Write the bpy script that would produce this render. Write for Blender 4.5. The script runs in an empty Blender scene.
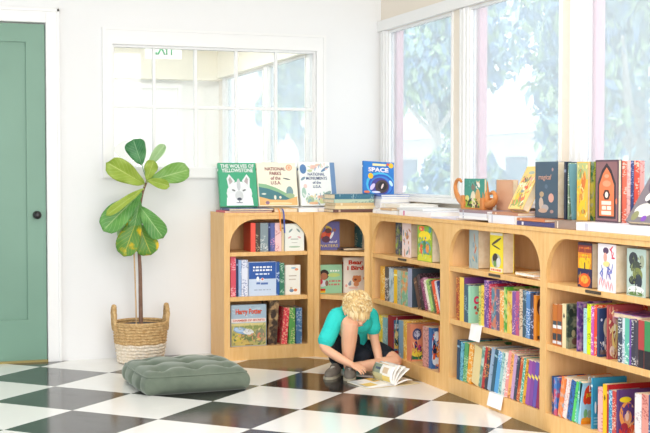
import bpy, bmesh, math, random
from mathutils import Vector, Matrix, Euler
random.seed(7)
sc = bpy.context.scene
COL = sc.collection
PI = math.pi

# ------------------------------------------------------------------ helpers
def s2l(c):
    return c/12.92 if c <= .04045 else ((c+.055)/1.055)**2.4
def hexc(h, k=1.0):
    return tuple(s2l(int(h[i:i+2], 16)/255)*k for i in (0, 2, 4)) + (1.0,)

class NT:
    def __init__(s, name, rough=.6, spec=.4):
        s.m = bpy.data.materials.new(name); s.m.use_nodes = True
        s.t = s.m.node_tree; s.b = s.t.nodes['Principled BSDF']
        s.b.inputs['Roughness'].default_value = rough
        s.b.inputs['Specular IOR Level'].default_value = spec
    def n(s, kind, **kw):
        o = s.t.nodes.new(kind)
        for k, v in kw.items():
            if k.startswith('i_'):
                key = k[2:]
                o.inputs[int(key) if key.isdigit() else key].default_value = v
            else: setattr(o, k, v)
        return o
    def l(s, a, b): s.t.links.new(a, b)
    def math(s, op, a, b=None):
        o = s.n('ShaderNodeMath', operation=op)
        for i, x in enumerate((a, b)):
            if x is None: continue
            if isinstance(x, (int, float)): o.inputs[i].default_value = x
            else: s.l(x, o.inputs[i])
        return o.outputs[0]
    def mix(s, f, a, b):
        o = s.n('ShaderNodeMix', data_type='RGBA')
        for i, x in ((0, f), (6, a), (7, b)):
            if isinstance(x, (int, float)): o.inputs[i].default_value = x
            elif isinstance(x, tuple): o.inputs[i].default_value = x
            else: s.l(x, o.inputs[i])
        return o.outputs[2]
    def coords(s, scale=(1, 1, 1), rnd=False, kind='Object'):
        tc = s.n('ShaderNodeTexCoord'); mp = s.n('ShaderNodeMapping')
        mp.inputs['Scale'].default_value = scale
        s.l(tc.outputs[kind], mp.inputs['Vector'])
        if rnd:
            oi = s.n('ShaderNodeObjectInfo')
            k = s.n('ShaderNodeVectorMath', operation='SCALE'); k.inputs[0].default_value = (37, 91, 53)
            s.l(oi.outputs['Random'], k.inputs['Scale']); s.l(k.outputs[0], mp.inputs['Location'])
        return mp.outputs[0]
    def noise(s, vec, scale=5, detail=3, rough=.5):
        o = s.n('ShaderNodeTexNoise'); o.inputs['Scale'].default_value = scale
        o.inputs['Detail'].default_value = detail; o.inputs['Roughness'].default_value = rough
        s.l(vec, o.inputs['Vector']); return o.outputs['Fac']
    def ramp(s, f, a, b):
        o = s.n('ShaderNodeMapRange'); o.inputs['From Min'].default_value = a; o.inputs['From Max'].default_value = b
        s.l(f, o.inputs['Value']); return o.outputs[0]
    def bump(s, h, strength=.3, dist=.002):
        o = s.n('ShaderNodeBump'); o.inputs['Strength'].default_value = strength; o.inputs['Distance'].default_value = dist
        s.l(h, o.inputs['Height']); s.l(o.outputs[0], s.b.inputs['Normal'])
    def base(s, c):
        if isinstance(c, tuple): s.b.inputs['Base Color'].default_value = c
        else: s.l(c, s.b.inputs['Base Color'])
        return s.m
_pc = {}
def plain(hexs, rough=.55, spec=.4, metal=0):
    k = (hexs, rough, spec, metal)
    if k not in _pc:
        t = NT('mat_'+hexs, rough, spec); t.b.inputs['Metallic'].default_value = metal
        v = t.coords((1, 1, 1)); f = t.ramp(t.noise(v, 18, 2), .3, .7)
        c = hexc(hexs); _pc[k] = t.base(t.mix(f, tuple(x*.95 for x in c[:3])+(1,), tuple(min(1, x*1.04) for x in c[:3])+(1,)))
    return _pc[k]

def wood_mat(name, c1, c2, c3):
    t = NT(name, .42, .35)
    v = t.coords((1, 1, 1), rnd=True)
    mp = t.n('ShaderNodeMapping'); mp.inputs['Scale'].default_value = (9, 9, 1.1); t.l(v, mp.inputs['Vector'])
    a = t.noise(mp.outputs[0], 4, 5, .6)
    mp2 = t.n('ShaderNodeMapping'); mp2.inputs['Scale'].default_value = (60, 60, 3); t.l(v, mp2.inputs['Vector'])
    b = t.noise(mp2.outputs[0], 5, 3, .6)
    big = t.noise(v, 5, 2, .5)
    c = t.mix(t.ramp(a, .35, .68), hexc(c1), hexc(c2))
    c = t.mix(t.math('MULTIPLY', t.ramp(b, .45, .75), .45), c, hexc(c3))
    c = t.mix(t.math('MULTIPLY', t.ramp(big, .5, .8), .5), c, hexc(c1))
    t.bump(b, .12, .001)
    return t.base(c)

def finish(bm, name, mats, parent=None, smooth=False, loc=None):
    me = bpy.data.meshes.new(name)
    if smooth:
        for f in bm.faces: f.smooth = True
    bm.normal_update(); bm.to_mesh(me); bm.free()
    for m in (mats if isinstance(mats, (list, tuple)) else [mats]): me.materials.append(m)
    o = bpy.data.objects.new(name, me); COL.objects.link(o)
    if parent is not None: o.parent = parent
    if loc is not None: o.location = loc
    return o
def box(bm, x0, x1, y0, y1, z0, z1, mi=0, bevel=0):
    vs = [bm.verts.new((x, y, z)) for x in (x0, x1) for y in (y0, y1) for z in (z0, z1)]
    fs = []
    for q in ((0, 1, 3, 2), (4, 6, 7, 5), (0, 4, 5, 1), (2, 3, 7, 6), (0, 2, 6, 4), (1, 5, 7, 3)):
        f = bm.faces.new([vs[i] for i in q]); f.material_index = mi; fs.append(f)
    if bevel:
        es = {e for f in fs for e in f.edges}
        r = bmesh.ops.bevel(bm, geom=list(es), offset=bevel, segments=2, profile=.6, affect='EDGES')
        for f in r['faces']: f.material_index = mi
    return vs
def boxo(name, x0, x1, y0, y1, z0, z1, m, parent=None, bevel=0):
    bm = bmesh.new(); box(bm, x0, x1, y0, y1, z0, z1, 0, bevel); return finish(bm, name, m, parent)
def tag(o, label, cat, group=None, kind=None):
    o['label'] = label; o['category'] = cat
    if group: o['group'] = group
    if kind: o['kind'] = kind
    return o
def struct(o): o['kind'] = 'structure'; return o
def empty(name, loc=(0, 0, 0), rot=(0, 0, 0)):
    o = bpy.data.objects.new(name, None); COL.objects.link(o)
    o.location = loc; o.rotation_euler = rot; o.empty_display_size = .05; return o
def poly(bm, pts, mi=0):
    vs = [bm.verts.new(p) for p in pts]
    f = bm.faces.new(vs); f.material_index = mi; return f
def prism(bm, pts, z0, z1, mi=0):
    a = [bm.verts.new((x, y, z0)) for x, y in pts]; b = [bm.verts.new((x, y, z1)) for x, y in pts]
    n = len(pts)
    bm.faces.new(a[::-1]).material_index = mi; bm.faces.new(b).material_index = mi
    for i in range(n): bm.faces.new((a[i], a[(i+1) % n], b[(i+1) % n], b[i])).material_index = mi
def catmull(P, n):
    P = [Vector(p) for p in P]; out = []
    for i in range(len(P)-1):
        p0 = P[max(i-1, 0)]; p1 = P[i]; p2 = P[i+1]; p3 = P[min(i+2, len(P)-1)]
        for k in range(n):
            t = k/n
            out.append(.5*((2*p1)+(p2-p0)*t+(2*p0-5*p1+4*p2-p3)*t*t+(3*p1-p0-3*p2+p3)*t**3))
    out.append(P[-1]); return out
def tube(bm, P, R, seg=10, n=5, mi=0, flat=1.0):
    """closed tapered tube through the points P with radii R, rounded ends"""
    pts = catmull([(*p, r) if False else p for p in P], n)
    rr = [r.x for r in catmull([(r, 0, 0) for r in (R if isinstance(R, (list, tuple)) else [R]*len(P))], n)]
    # rounded ends
    d0 = (pts[0]-pts[1]).normalized(); d1 = (pts[-1]-pts[-2]).normalized()
    head = [(pts[0]+d0*rr[0]*math.sin(a), rr[0]*math.cos(a)) for a in (1.35, 1.0, .5)]
    tail = [(pts[-1]+d1*rr[-1]*math.sin(a), rr[-1]*math.cos(a)) for a in (.5, 1.0, 1.35)]
    seq = head+list(zip(pts, rr))+tail
    up = Vector((0, 0, 1)); rings = []
    t = (seq[1][0]-seq[0][0]).normalized()
    if abs(t.dot(up)) > .95: up = Vector((1, 0, 0))
    u = (up-t*up.dot(t)).normalized()
    for i, (p, r) in enumerate(seq):
        a = seq[max(i-1, 0)][0]; b = seq[min(i+1, len(seq)-1)][0]
        t = (b-a).normalized(); u = (u-t*u.dot(t)).normalized(); w = t.cross(u)
        rings.append([bm.verts.new(p+(u*math.cos(2*PI*k/seg)+w*math.sin(2*PI*k/seg)*flat)*max(r, 1e-4)) for k in range(seg)])
    for i in range(len(rings)-1):
        for k in range(seg):
            f = bm.faces.new((rings[i][k], rings[i][(k+1) % seg], rings[i+1][(k+1) % seg], rings[i+1][k])); f.material_index = mi; f.smooth = True
    for r in (rings[0][::-1], rings[-1]): bm.faces.new(r).material_index = mi
def ellipsoid(bm, c, r, seg=20, rings=14, mi=0, rot=None):
    M = Matrix.Translation(c) @ (rot.to_matrix().to_4x4() if rot else Matrix.Identity(4)) @ Matrix.Diagonal((*r, 1))
    g = bmesh.ops.create_uvsphere(bm, u_segments=seg, v_segments=rings, radius=1, matrix=M)
    for v in g['verts']:
        for f in v.link_faces: f.material_index = mi; f.smooth = True
def remesh(bm, voxel, smooth_it=6, factor=.6):
    me = bpy.data.meshes.new('t'); bm.to_mesh(me); bm.free()
    o = bpy.data.objects.new('t', me); COL.objects.link(o)
    m = o.modifiers.new('r', 'REMESH'); m.mode = 'VOXEL'; m.voxel_size = voxel; m.use_smooth_shade = True
    s = o.modifiers.new('s', 'SMOOTH'); s.iterations = smooth_it; s.factor = factor
    dg = bpy.context.evaluated_depsgraph_get(); dg.update()
    r = bpy.data.meshes.new_from_object(o.evaluated_get(dg))
    bpy.data.objects.remove(o); r.materials.clear(); return r
def meshobj(name, me, m, parent=None):
    me.materials.append(m); o = bpy.data.objects.new(name, me); COL.objects.link(o)
    if parent is not None: o.parent = parent
    return o
def lettering(name, text, width, m, parent, M, size=1.0, extrude=.0004, maxh=None, shear=0, bold=0, sp=1.0, align='CENTER'):
    cu = bpy.data.curves.new(name, 'FONT'); cu.body = text; cu.align_x = align; cu.align_y = 'CENTER'
    cu.extrude = 0; cu.offset = bold; cu.shear = shear; cu.space_line = sp; cu.resolution_u = 3
    o = bpy.data.objects.new(name, cu); COL.objects.link(o)
    dg = bpy.context.evaluated_depsgraph_get(); dg.update()
    me = bpy.data.meshes.new_from_object(o.evaluated_get(dg)); bpy.data.objects.remove(o)
    xs = [v.co.x for v in me.vertices]; ys = [v.co.y for v in me.vertices]
    k = width/(max(xs)-min(xs)); ky = k
    if maxh: ky = maxh/(max(ys)-min(ys))
    cx = (max(xs)+min(xs))/2; cy = (max(ys)+min(ys))/2
    for v in me.vertices: v.co = M @ Vector(((v.co.x-cx)*k, (v.co.y-cy)*ky, 0))
    bm = bmesh.new(); bm.from_mesh(me); bpy.data.meshes.remove(me)
    r = bmesh.ops.extrude_face_region(bm, geom=bm.faces[:])
    n = (M.to_3x3() @ Vector((0, 0, 1))).normalized()*max(extrude, .0006)
    for e in r['geom']:
        if isinstance(e, bmesh.types.BMVert): e.co += n
    return finish(bm, name, m, parent)
FRONT = lambda u, v, eps=.0012: Matrix.Translation((u, -eps, v)) @ Matrix.Rotation(PI/2, 4, 'X')   # text on a -Y face

# ------------------------------------------------------------------ the room
YW, XW, S = 1.559, 2.215, .485
VEIL = .31  # translucent share of the glass, puts a bright haze over the outside view
wall_m = NT('white_wall', .75, .2)
wall_m.bump(wall_m.noise(wall_m.coords((1, 1, 1)), 60, 3), .05, .001); wall_m = wall_m.base((.81, .813, .82, 1))
cream_m = plain('EFE8DA', .7, .2)
def flatm(name, hx, rough=.7, spec=.2):
    return NT(name, rough, spec).base(hexc(hx))
trim_m = NT('gloss_white_paint', .4, .4).base((.83, .83, .828, 1))
# checkered floor
t = NT('checker_tiles', .12, .5)
tc = t.n('ShaderNodeTexCoord'); sx = t.n('ShaderNodeSeparateXYZ'); t.l(tc.outputs['Object'], sx.inputs[0])
X, Y = sx.outputs[0], sx.outputs[1]
k = 1/(math.sqrt(2)*S)
I = t.math('MULTIPLY', t.math('SUBTRACT', X, Y), k); J = t.math('MULTIPLY', t.math('ADD', X, Y), k)
par = t.math('FLOORED_MODULO', t.math('ADD', t.math('FLOOR', I), t.math('FLOOR', J)), 2)
def edge(a):
    f = t.math('FRACT', a); return t.math('MINIMUM', f, t.math('SUBTRACT', 1, f))
e = t.math('MINIMUM', edge(I), edge(J))
joint = t.math('LESS_THAN', e, .0035)
v = t.coords((1, 1, 1))
scuff = t.ramp(t.noise(v, 3.5, 6, .7), .5, .8)
mpv = t.n('ShaderNodeMapping'); mpv.inputs['Scale'].default_value = (3, 9, 1); mpv.inputs['Rotation'].default_value = (0, 0, .6); t.l(v, mpv.inputs['Vector'])
streak = t.ramp(t.noise(mpv.outputs[0], 5, 6, .75), .55, .8)
white = t.mix(t.math('MULTIPLY', scuff, .3), (.86, .85, .83, 1), (.74, .72, .68, 1))
dark = t.mix(t.math('MULTIPLY', streak, .5), (.020, .019, .018, 1), (.065, .06, .055, 1))
c = t.mix(par, white, dark); c = t.mix(t.math('MULTIPLY', joint, .5), c, (.3, .28, .25, 1))
t.l(t.ramp(t.noise(v, 9, 4, .6), -.9, 3.2), t.b.inputs['Roughness'])
rr = t.n('ShaderNodeMapRange'); t.l(scuff, rr.inputs['Value']); rr.inputs['To Min'].default_value = .14; rr.inputs['To Max'].default_value = .3
t.l(rr.outputs[0], t.b.inputs['Roughness'])
t.bump(t.noise(v, 2.5, 2), .05, .004)
floor_m = t.base(c)
struct(boxo('floor', -5, 2.35, -8, 6, -.1, 0, floor_m))

def wall_with_holes(name, a0, a1, z0, z1, holes, d0, d1, axis, m):
    """wall in the plane of `axis`; holes = (a0, a1, z0, z1)"""
    bm = bmesh.new()
    def bx(u0, u1, w0, w1):
        if u1-u0 < 1e-4 or w1-w0 < 1e-4: return
        if axis == 'y': box(bm, u0, u1, d0, d1, w0, w1)
        else: box(bm, d0, d1, u0, u1, w0, w1)
    cur = a0
    for h in sorted(holes):
        bx(cur, h[0], z0, z1); bx(h[0], h[1], z0, h[2]); bx(h[0], h[1], h[3], z1); cur = h[1]
    bx(cur, a1, z0, z1)
    return struct(finish(bm, name, m))
WIN = (.46, 1.766, 1.155, 1.909)
wall_with_holes('wall_back', -5, XW+.13, 0, 2.75, [(-.70, .066, 0, 2.02), WIN], YW, YW+.13, 'y', wall_m)
struct(boxo('ceiling', -5, 2.35, -2.6, 6, 2.75, 2.85, plain('F4F2EC', .8, .2)))
# right window wall: posts between panes; sill height .985, head 2.045
PANES = [(-1.95, -.915), (-.715, .265), (.475, 1.44)]
ZS, ZH = .985, 2.045
holes = [(a, b, ZS, ZH) for a, b in PANES]+[(-3.2, -2.25, ZS, ZH)]+[(2.0, 2.95, ZS, ZH), (3.1, 4.1, ZS, ZH), (4.25, 5.5, ZS, ZH)]
wall_with_holes('wall_right', -3.6, 6, 0, 2.75, holes, XW, XW+.05, 'x', flatm('beige_wall', 'E8DFD2'))
struct(boxo('wall_far', -5, 2.35, 5.8, 5.95, 0, 2.75, flatm('far_wall', 'FBFAF6')))
struct(boxo('trim_1', XW-.03, XW, -3.4, YW, 2.047, 2.115, trim_m, bevel=.004))       # head rail over the right windows
struct(boxo('trim_2', XW-.045, XW+.05, -3.4, YW, .955, .985, trim_m, bevel=.004))     # sill of the right windows
# glass
g = bpy.data.materials.new('window_glass'); g.use_nodes = True; nt = g.node_tree; nt.nodes.clear()
out = nt.nodes.new('ShaderNodeOutputMaterial'); tr = nt.nodes.new('ShaderNodeBsdfTransparent'); tl = nt.nodes.new('ShaderNodeBsdfTranslucent')
gl = nt.nodes.new('ShaderNodeBsdfGlossy'); gl.inputs['Roughness'].default_value = .03
tr.inputs[0].default_value = (.97, .99, 1, 1); tl.inputs[0].default_value = (.9, .96, 1, 1)
m1 = nt.nodes.new('ShaderNodeMixShader'); m1.inputs[0].default_value = .30
m2 = nt.nodes.new('ShaderNodeMixShader'); m2.inputs[0].default_value = .05
nt.links.new(tr.outputs[0], m1.inputs[1]); nt.links.new(tl.outputs[0], m1.inputs[2])
m1.inputs[0].default_value = VEIL
nt.links.new(m1.outputs[0], m2.inputs[1]); nt.links.new(gl.outputs[0], m2.inputs[2]); nt.links.new(m2.outputs[0], out.inputs[0])
glass_m = g
def casement(n, a, b, z0=ZS, z1=ZH):
    bm = bmesh.new(); w = .016; x0, x1 = XW+.0, XW+.035
    for (p, q, r, s) in ((a, a+w, z0, z1), (b-w, b, z0, z1), (a+w, b-w, z0, z0+w), (a+w, b-w, z1-w, z1)): box(bm, x0, x1, p, q, r, s, 0, .002)
    for (p, q, r, s) in ((a-.012, a, z0, z1), (b, b+.085, z0, z1)): box(bm, XW-.012, XW+.0, p, q, r, s)
    box(bm, XW-.02, XW+.0, b+.03, b+.042, z0, z1)
    box(bm, XW-.017, XW+.0, b+.078, b+.09, z0, z1)
    o = struct(finish(bm, 'window_%d' % n, trim_m))
    struct(boxo('glass_pane', XW+.016, XW+.021, a+w, b-w, z0+w, z1-w, glass_m, o))
n = 1
for a, b in PANES+[(-3.2, -2.25), (2.0, 2.95), (3.1, 4.1), (4.25, 5.5)]:
    casement(n, a, b); n += 1
# pink outside posts beside the panes
for i, (y, x1) in enumerate(((1.415, .05), (.24, .045), (-.94, .045))):
    o = boxo('exterior_post', XW+.052, XW+.098, y-.0, y+.13, -.45, 2.6, flatm('pink_post', 'E2A9B6'))
    tag(o, ('pink painted post outside the window nearest the corner', 'pink painted post outside the middle window', 'pink painted post outside the rightmost window')[i], 'post', 'pink posts outside the windows')
# internal window in the back wall
fr = struct(empty('window_8'))
x0, x1, z0, z1 = WIN
bm = bmesh.new(); c = .055
for (p, q, r, s) in ((x0-c, x0, z0-.04, z1+.085), (x1, x1+c, z0-.04, z1+.085), (x0, x1, z1, z1+.085), (x0-.002, x1, z0-.04, z0)):
    box(bm, p, q, YW-.018, YW+.001, r, s)
for (p, q, r, s) in ((x0-c-.006, x0-c+.012, z0-.04, z1+.085), (x1+c-.012, x1+c+.006, z0-.04, z1+.085), (x0-c-.006, x1+c+.006, z1+.085, z1+.1), (x0-c-.006, x1+c+.006, z0-.055, z0-.04)):
    box(bm, p, q, YW-.026, YW+.001, r, s)
struct(finish(bm, 'window_casing', trim_m, fr))
bm = bmesh.new(); w = .014; p = (x1-x0)/5
box(bm, x0, x0+w, YW+.01, YW+.06, z0, z1); box(bm, x1-w, x1, YW+.01, YW+.06, z0, z1); box(bm, x0+w, x1-w, YW+.01, YW+.06, z0, z0+w); box(bm, x0+w, x1-w, YW+.01, YW+.06, z1-w, z1)
for i in range(1, 5): box(bm, x0+p*i-.009, x0+p*i+.009, YW+.02, YW+.05, z0+w, z1-w, 0, .002)
box(bm, x0, x1, YW+.021, YW+.049, 1.528, 1.546, 0, .002)
struct(finish(bm, 'window_muntins', trim_m, fr))
g2 = g.copy(); g2.name = 'inner_glass'
for nd in g2.node_tree.nodes:
    if nd.type == 'MIX_SHADER' and abs(nd.inputs[0].default_value-VEIL) < .01: nd.inputs[0].default_value = .10
struct(boxo('glass_pane', x0+w, x1-w, YW+.033, YW+.037, z0+w, z1-w, g2, fr))
# the room behind: soffit over its window wall and far wall, a few far window frames, exit sign
struct(boxo('trim_3', -5, XW, 5.66, 5.8, 2.03, 2.75, flatm('cream_soffit', 'F2EBD6')))
struct(boxo('trim_4', XW-.05, XW, YW+.14, 5.66, 2.05, 2.75, flatm('cream_header', 'F4EEDC')))
for i, (a, b) in enumerate(((.25, .95), (1.05, 1.85), (-.7, .1))):
    bm = bmesh.new()
    for (p, q, r, s) in ((a, a+.05, .9, 2.0), (b-.05, b, .9, 2.0), (a+.05, b-.05, .9, .95), (a+.05, b-.05, 1.95, 2.0)): box(bm, p, q, 5.76, 5.8, r, s)
    struct(finish(bm, 'window_%d' % (9+i), plain('FBFAF6', .5, .3)))
ex = empty('exit_sign', (1.29, 4.0, 2.095)); tag(ex, 'exit sign with green letters hanging in the room behind the glass', 'sign')
boxo('sign_panel', -.15, .15, .002, .02, -.03, .14, plain('F6F6F0', .4), ex); boxo('mount', -.03, .03, .0, .02, .14, .63, plain('DDDDD6', .5), ex)
lettering('lettering', 'EXIT', .185, plain('10A860', .4), ex, FRONT(0, .058), maxh=.115, bold=.02)

# door
dr = struct(empty('door_1')); green_m = NT('green_paint', .38, .4)
green_m = green_m.base(green_m.mix(green_m.ramp(green_m.noise(green_m.coords(), 2, 2), .3, .7), hexc('6F9481'), hexc('759A87')))
bm = bmesh.new(); DX0, DX1 = -.69, .062
box(bm, DX0, DX1, YW+.028, YW+.055, .012, 2.012)
st = .11
for (p, q, r, s) in ((DX0, DX0+st, .012, 2.012), (DX1-st, DX1, .012, 2.012), (DX0+st, DX1-st, 1.905, 2.012), (DX0+st, DX1-st, .012, .255)): box(bm, p, q, YW+.012, YW+.029, r, s)
struct(finish(bm, 'door_leaf', green_m, dr))
bm = bmesh.new()
tube(bm, [(.008, YW+.012, .88), (.008, YW-.02, .88)], [.009, .009], 12, 2)
ellipsoid(bm, (.008, YW-.035, .88), (.024, .017, .024), 20, 12); ellipsoid(bm, (.008, YW+.01, .88), (.024, .005, .024), 20, 8)
struct(finish(bm, 'door_knob', plain('1C1C1E', .3, .5), dr))
bm = bmesh.new()
for (p, q, r, s) in ((.066, .135, 0, 2.09), (-.765, -.70, 0, 2.09), (-.70, .066, 2.02, 2.09)): box(bm, p, q, YW-.02, YW, r, s, 0, .003)
for (p, q, r, s) in ((.128, .145, 0, 2.105), (-.78, -.76, 0, 2.105), (-.76, .145, 2.085, 2.105)): box(bm, p, q, YW-.028, YW, r, s, 0, .003)
struct(finish(bm, 'door_casing', trim_m, dr))
struct(boxo('threshold', -.70, .066, YW-.01, YW+.10, 0, .012, plain('9A8A50', .4), dr))

# ------------------------------------------------------------------ outside
leaf_cols = ('98B8C0', '7EA0C4', 'B8D4AC')  # washed-out daylight is put into these pale bluish leaf tones
def tree(loc, rx, rz, h, n, label, seed, parts=5, grp='trees outside the windows', ls=.09):
    rnd = random.Random(seed); root = empty('leafy_tree', loc); tag(root, label, 'tree', grp)
    bm = bmesh.new(); tube(bm, [(0, 0, -.05), (.1, .05, h*.4), (0, 0, h*.75)], [.16, .12, .07], 10, 4)
    for a in range(5):
        an = a*1.3; tube(bm, [(0, 0, h*.6), (math.cos(an)*rx*.3, math.sin(an)*rx*.3, h*.75), (math.cos(an)*rx*.5, math.sin(an)*rx*.5, h*.9)], [.05, .035, .015], 7, 3)
    finish(bm, 'trunk', plain('C4C0B8', .8), root)
    blobs = [(rnd.uniform(-.65, .65)*rx, rnd.uniform(-.65, .65)*rx, h+rnd.uniform(-.75, .7)*rz, rnd.uniform(.3, .55)) for _ in range(parts*3)]
    bm = bmesh.new()
    for i in range(n):
        bx, by, bz, br = rnd.choice(blobs)
        d = Vector((rnd.gauss(0, 1), rnd.gauss(0, 1), rnd.gauss(0, 1))).normalized()*(rnd.random()**.4)
        p = Vector((bx+d.x*br*rx, by+d.y*br*rx, max(.05, bz+d.z*br*rz)))
        s = rnd.uniform(.6, 1.5)*ls; R = Euler((rnd.uniform(0, 6), rnd.uniform(0, 6), rnd.uniform(0, 6))).to_matrix()
        f = poly(bm, [p+R @ Vector(q) for q in ((-s, 0, 0), (0, -s*.5, .01), (s, 0, 0), (0, s*.5, .01))], rnd.randrange(3))
    finish(bm, 'foliage', [plain(c, .6, .3) for c in leaf_cols], root)
GZ = -.45
tree((6.5, 6.1, GZ), .85, 2.1, 3.4, 7500, 'pale leafy tree filling the right half of the middle window', 1, 6, ls=.075)
tree((4.8, 2.5, GZ), 1.0, 2.0, 2.9, 8000, 'dense blue-green tree filling the rightmost window', 3, 7, ls=.06)
tree((9.35, 16.3, GZ), 1.7, 1.6, 3.9, 3600, 'hazy rounded tree seen through the window nearest the corner', 2, 5, ls=.13)
tree((8.65, 22.7, GZ), 1.1, 1.3, 3.6, 4000, 'hazy tree seen through the room behind the glass', 4, 5, ls=.13)
def shrub(loc, r, n, label, seed):
    rnd = random.Random(seed); bm = bmesh.new()
    for i in range(n):
        d = Vector((rnd.gauss(0, 1), rnd.gauss(0, 1), abs(rnd.gauss(0, 1)))).normalized()*(rnd.random()**.3)
        p = Vector((d.x*r[0], d.y*r[1], d.z*r[2])); s = rnd.uniform(.03, .08)
        R = Euler((rnd.uniform(0, 6), rnd.uniform(0, 6), rnd.uniform(0, 6))).to_matrix()
        poly(bm, [p+R @ Vector(q) for q in ((-s, 0, 0), (0, -s*.6, .01), (s, 0, 0), (0, s*.6, .01))], rnd.randrange(3))
    o = finish(bm, 'round_bush', [plain(c, .6, .3) for c in leaf_cols], None, loc=loc); tag(o, label, 'bush', 'bushes outside the windows')
shrub((8.3, 12.9, GZ), (1.0, 1.0, 2.2), 5000, 'pale rounded bush behind the parked car, outside the corner window', 11)
shrub((4.5, 5.1, GZ), (.8, 1.0, 1.9), 5000, 'low leafy bush outside the middle window', 12)
shrub((4.3, 0.1, GZ), (.7, .8, 1.7), 4000, 'low leafy bush outside the rightmost window', 13)
t = NT('pavement', .8, .2); struct(boxo('ground_outside', 2.32, 60, -20, 60, GZ-.1, GZ, t.base(t.mix(t.noise(t.coords(), 3, 4), hexc('DAD8D2'), hexc('CFCDC8')))))
# white house across the street with a dark gable opening
hs = empty('white_house', (16.5, 26, GZ)); tag(hs, 'white house across the street behind the trees', 'house')
bm = bmesh.new(); box(bm, -2, 2, -5, 5, 0, 2.6); finish(bm, 'wall', plain('F4F4F2', .7), hs)
bm = bmesh.new(); prism(bm, [(-2.5, 2.6), (2.5, 2.6), (0, 3.6)], -5.3, 5.3)
for v in bm.verts: v.co = Vector((v.co.x, v.co.z, v.co.y))
finish(bm, 'roof', plain('C4C8CC', .7), hs)
for y in (-4.2, -2, .4, 2.8):
    wo = boxo('window', -2.04, -1.98, y, y+1.1, .9, 2.0, plain('6E7E92', .2, .5), hs)
# parked car
car = empty('parked_car', (6.7, 10.3, GZ), (0, 0, .35)); tag(car, 'pale silver car parked outside the window nearest the corner', 'car')
bm = bmesh.new(); prism(bm, [(-2.1, .35), (-2.1, .75), (-1.3, .95), (-.6, 1.38), (.7, 1.4), (1.5, .98), (2.1, .85), (2.15, .35)], -.8, .8)
for v in bm.verts: v.co = Vector((v.co.x, v.co.z, v.co.y))
bmesh.ops.bevel(bm, geom=bm.edges[:], offset=.06, segments=2, affect='EDGES')
finish(bm, 'body', plain('D4D8DC', .3, .5), car)
bm = bmesh.new(); prism(bm, [(-1.15, .98), (-.55, 1.32), (.62, 1.34), (1.3, 1.0)], -.815, .815)
for v in bm.verts: v.co = Vector((v.co.x, v.co.z, v.co.y))
finish(bm, 'side_glass', plain('7C8C98', .15, .6), car)
for x in (-1.3, 1.35):
    for y in (-.72, .72):
        bm = bmesh.new(); bmesh.ops.create_cone(bm, cap_ends=True, segments=24, radius1=.33, radius2=.33, depth=.2, matrix=Matrix.Translation((x, y, .33)) @ Matrix.Rotation(PI/2, 4, 'X'))
        wh = finish(bm, 'wheel', plain('3A3C40', .6), car)
        bm = bmesh.new(); bmesh.ops.create_cone(bm, cap_ends=True, segments=20, radius1=.18, radius2=.18, depth=.24, matrix=Matrix.Translation((x, y, .33)) @ Matrix.Rotation(PI/2, 4, 'X'))
        finish(bm, 'hubcap', plain('C8CCD0', .3), wh)

# ------------------------------------------------------------------ bookcases
wood = wood_mat('birch_wood', 'ECC184', 'E3B26F', 'D29A56')
wood_in = wood_mat('birch_inside', 'ECC08A', 'E2B27A', 'D29E64')
HB, ZD = .89, .08
SH = ((.652, .024), (.383, .027))
def frame_mesh(w, o0, o1, r, th=.02):
    """face frame in the local XZ plane (front at y=0) with a round-shouldered opening"""
    bm = bmesh.new(); zt = .85
    outer = [(0, 0), (w, 0), (w, HB-.018), (0, HB-.018)]
    inner = [(o0, ZD), (o1, ZD)]
    for k in range(0, 11):
        a = k/10*PI/2; inner.append((o1-r+r*math.cos(a), zt-r+r*math.sin(a)))
    for k in range(0, 11):
        a = PI/2+k/10*PI/2; inner.append((o0+r+r*math.cos(a), zt-r+r*math.sin(a)))
    es = []
    for L in (outer, inner):
        vs = [bm.verts.new((x, 0, z)) for x, z in L]
        es += [bm.edges.new((vs[i], vs[(i+1) % len(vs)])) for i in range(len(vs))]
    bmesh.ops.triangle_fill(bm, edges=es, use_beauty=True, use_dissolve=False)
    r_ = bmesh.ops.extrude_face_region(bm, geom=bm.faces[:])
    for e in r_['geom']:
        if isinstance(e, bmesh.types.BMVert): e.co.y += th
    bmesh.ops.recalc_face_normals(bm, faces=bm.faces[:])
    return bm
def bookcase(label, origin, rz, w, o0, o1, r, depth, group='arched wooden bookcases'):
    """local x runs along the front, local y goes back to the wall"""
    root = empty('bookcase', origin, (0, 0, rz)); tag(root, label, 'bookcase', group)
    finish(frame_mesh(w, o0, o1, r), 'face_frame', wood, root)
    boxo('top_panel', 0, w, -.004, depth, HB-.018, HB, wood, root, .002)
    boxo('side_panel', .001, .018, .02, depth, 0, HB-.018, wood, root)
    boxo('side_panel', w-.018, w-.001, .02, depth, 0, HB-.018, wood, root)
    boxo('inner_side', o0-.012, o0+.0, .02, depth-.012, ZD, HB-.018, wood_in, root)
    boxo('back_panel', .018, w-.018, depth-.012, depth-.002, 0, HB-.018, wood_in, root)
    boxo('bottom_deck', .018, w-.018, .02, depth-.012, ZD-.02, ZD, wood_in, root)
    for z, th in SH: boxo('shelf', o0+.001, o1-.001, .004, depth-.013, z-th, z, wood, root, .002)
    return root
Y1 = 1.217; X1 = 1.8915
bc0 = bookcase('narrow arched birch bookcase against the back wall right of the plant', (1.065, Y1, 0), 0, .567, .036, .53, .165, YW-Y1-.009)
bc1 = bookcase('arched birch bookcase behind the seated boy, beside the corner', (X1, .937, 0), -PI/2, 1.042, .036, .997, .165, XW-X1-.004)
bc2 = bookcase('arched birch bookcase in the middle of the window row, with white paper tags', (X1, -.106, 0), -PI/2, 1.022, .063, .995, .165, XW-X1-.004)
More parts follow.
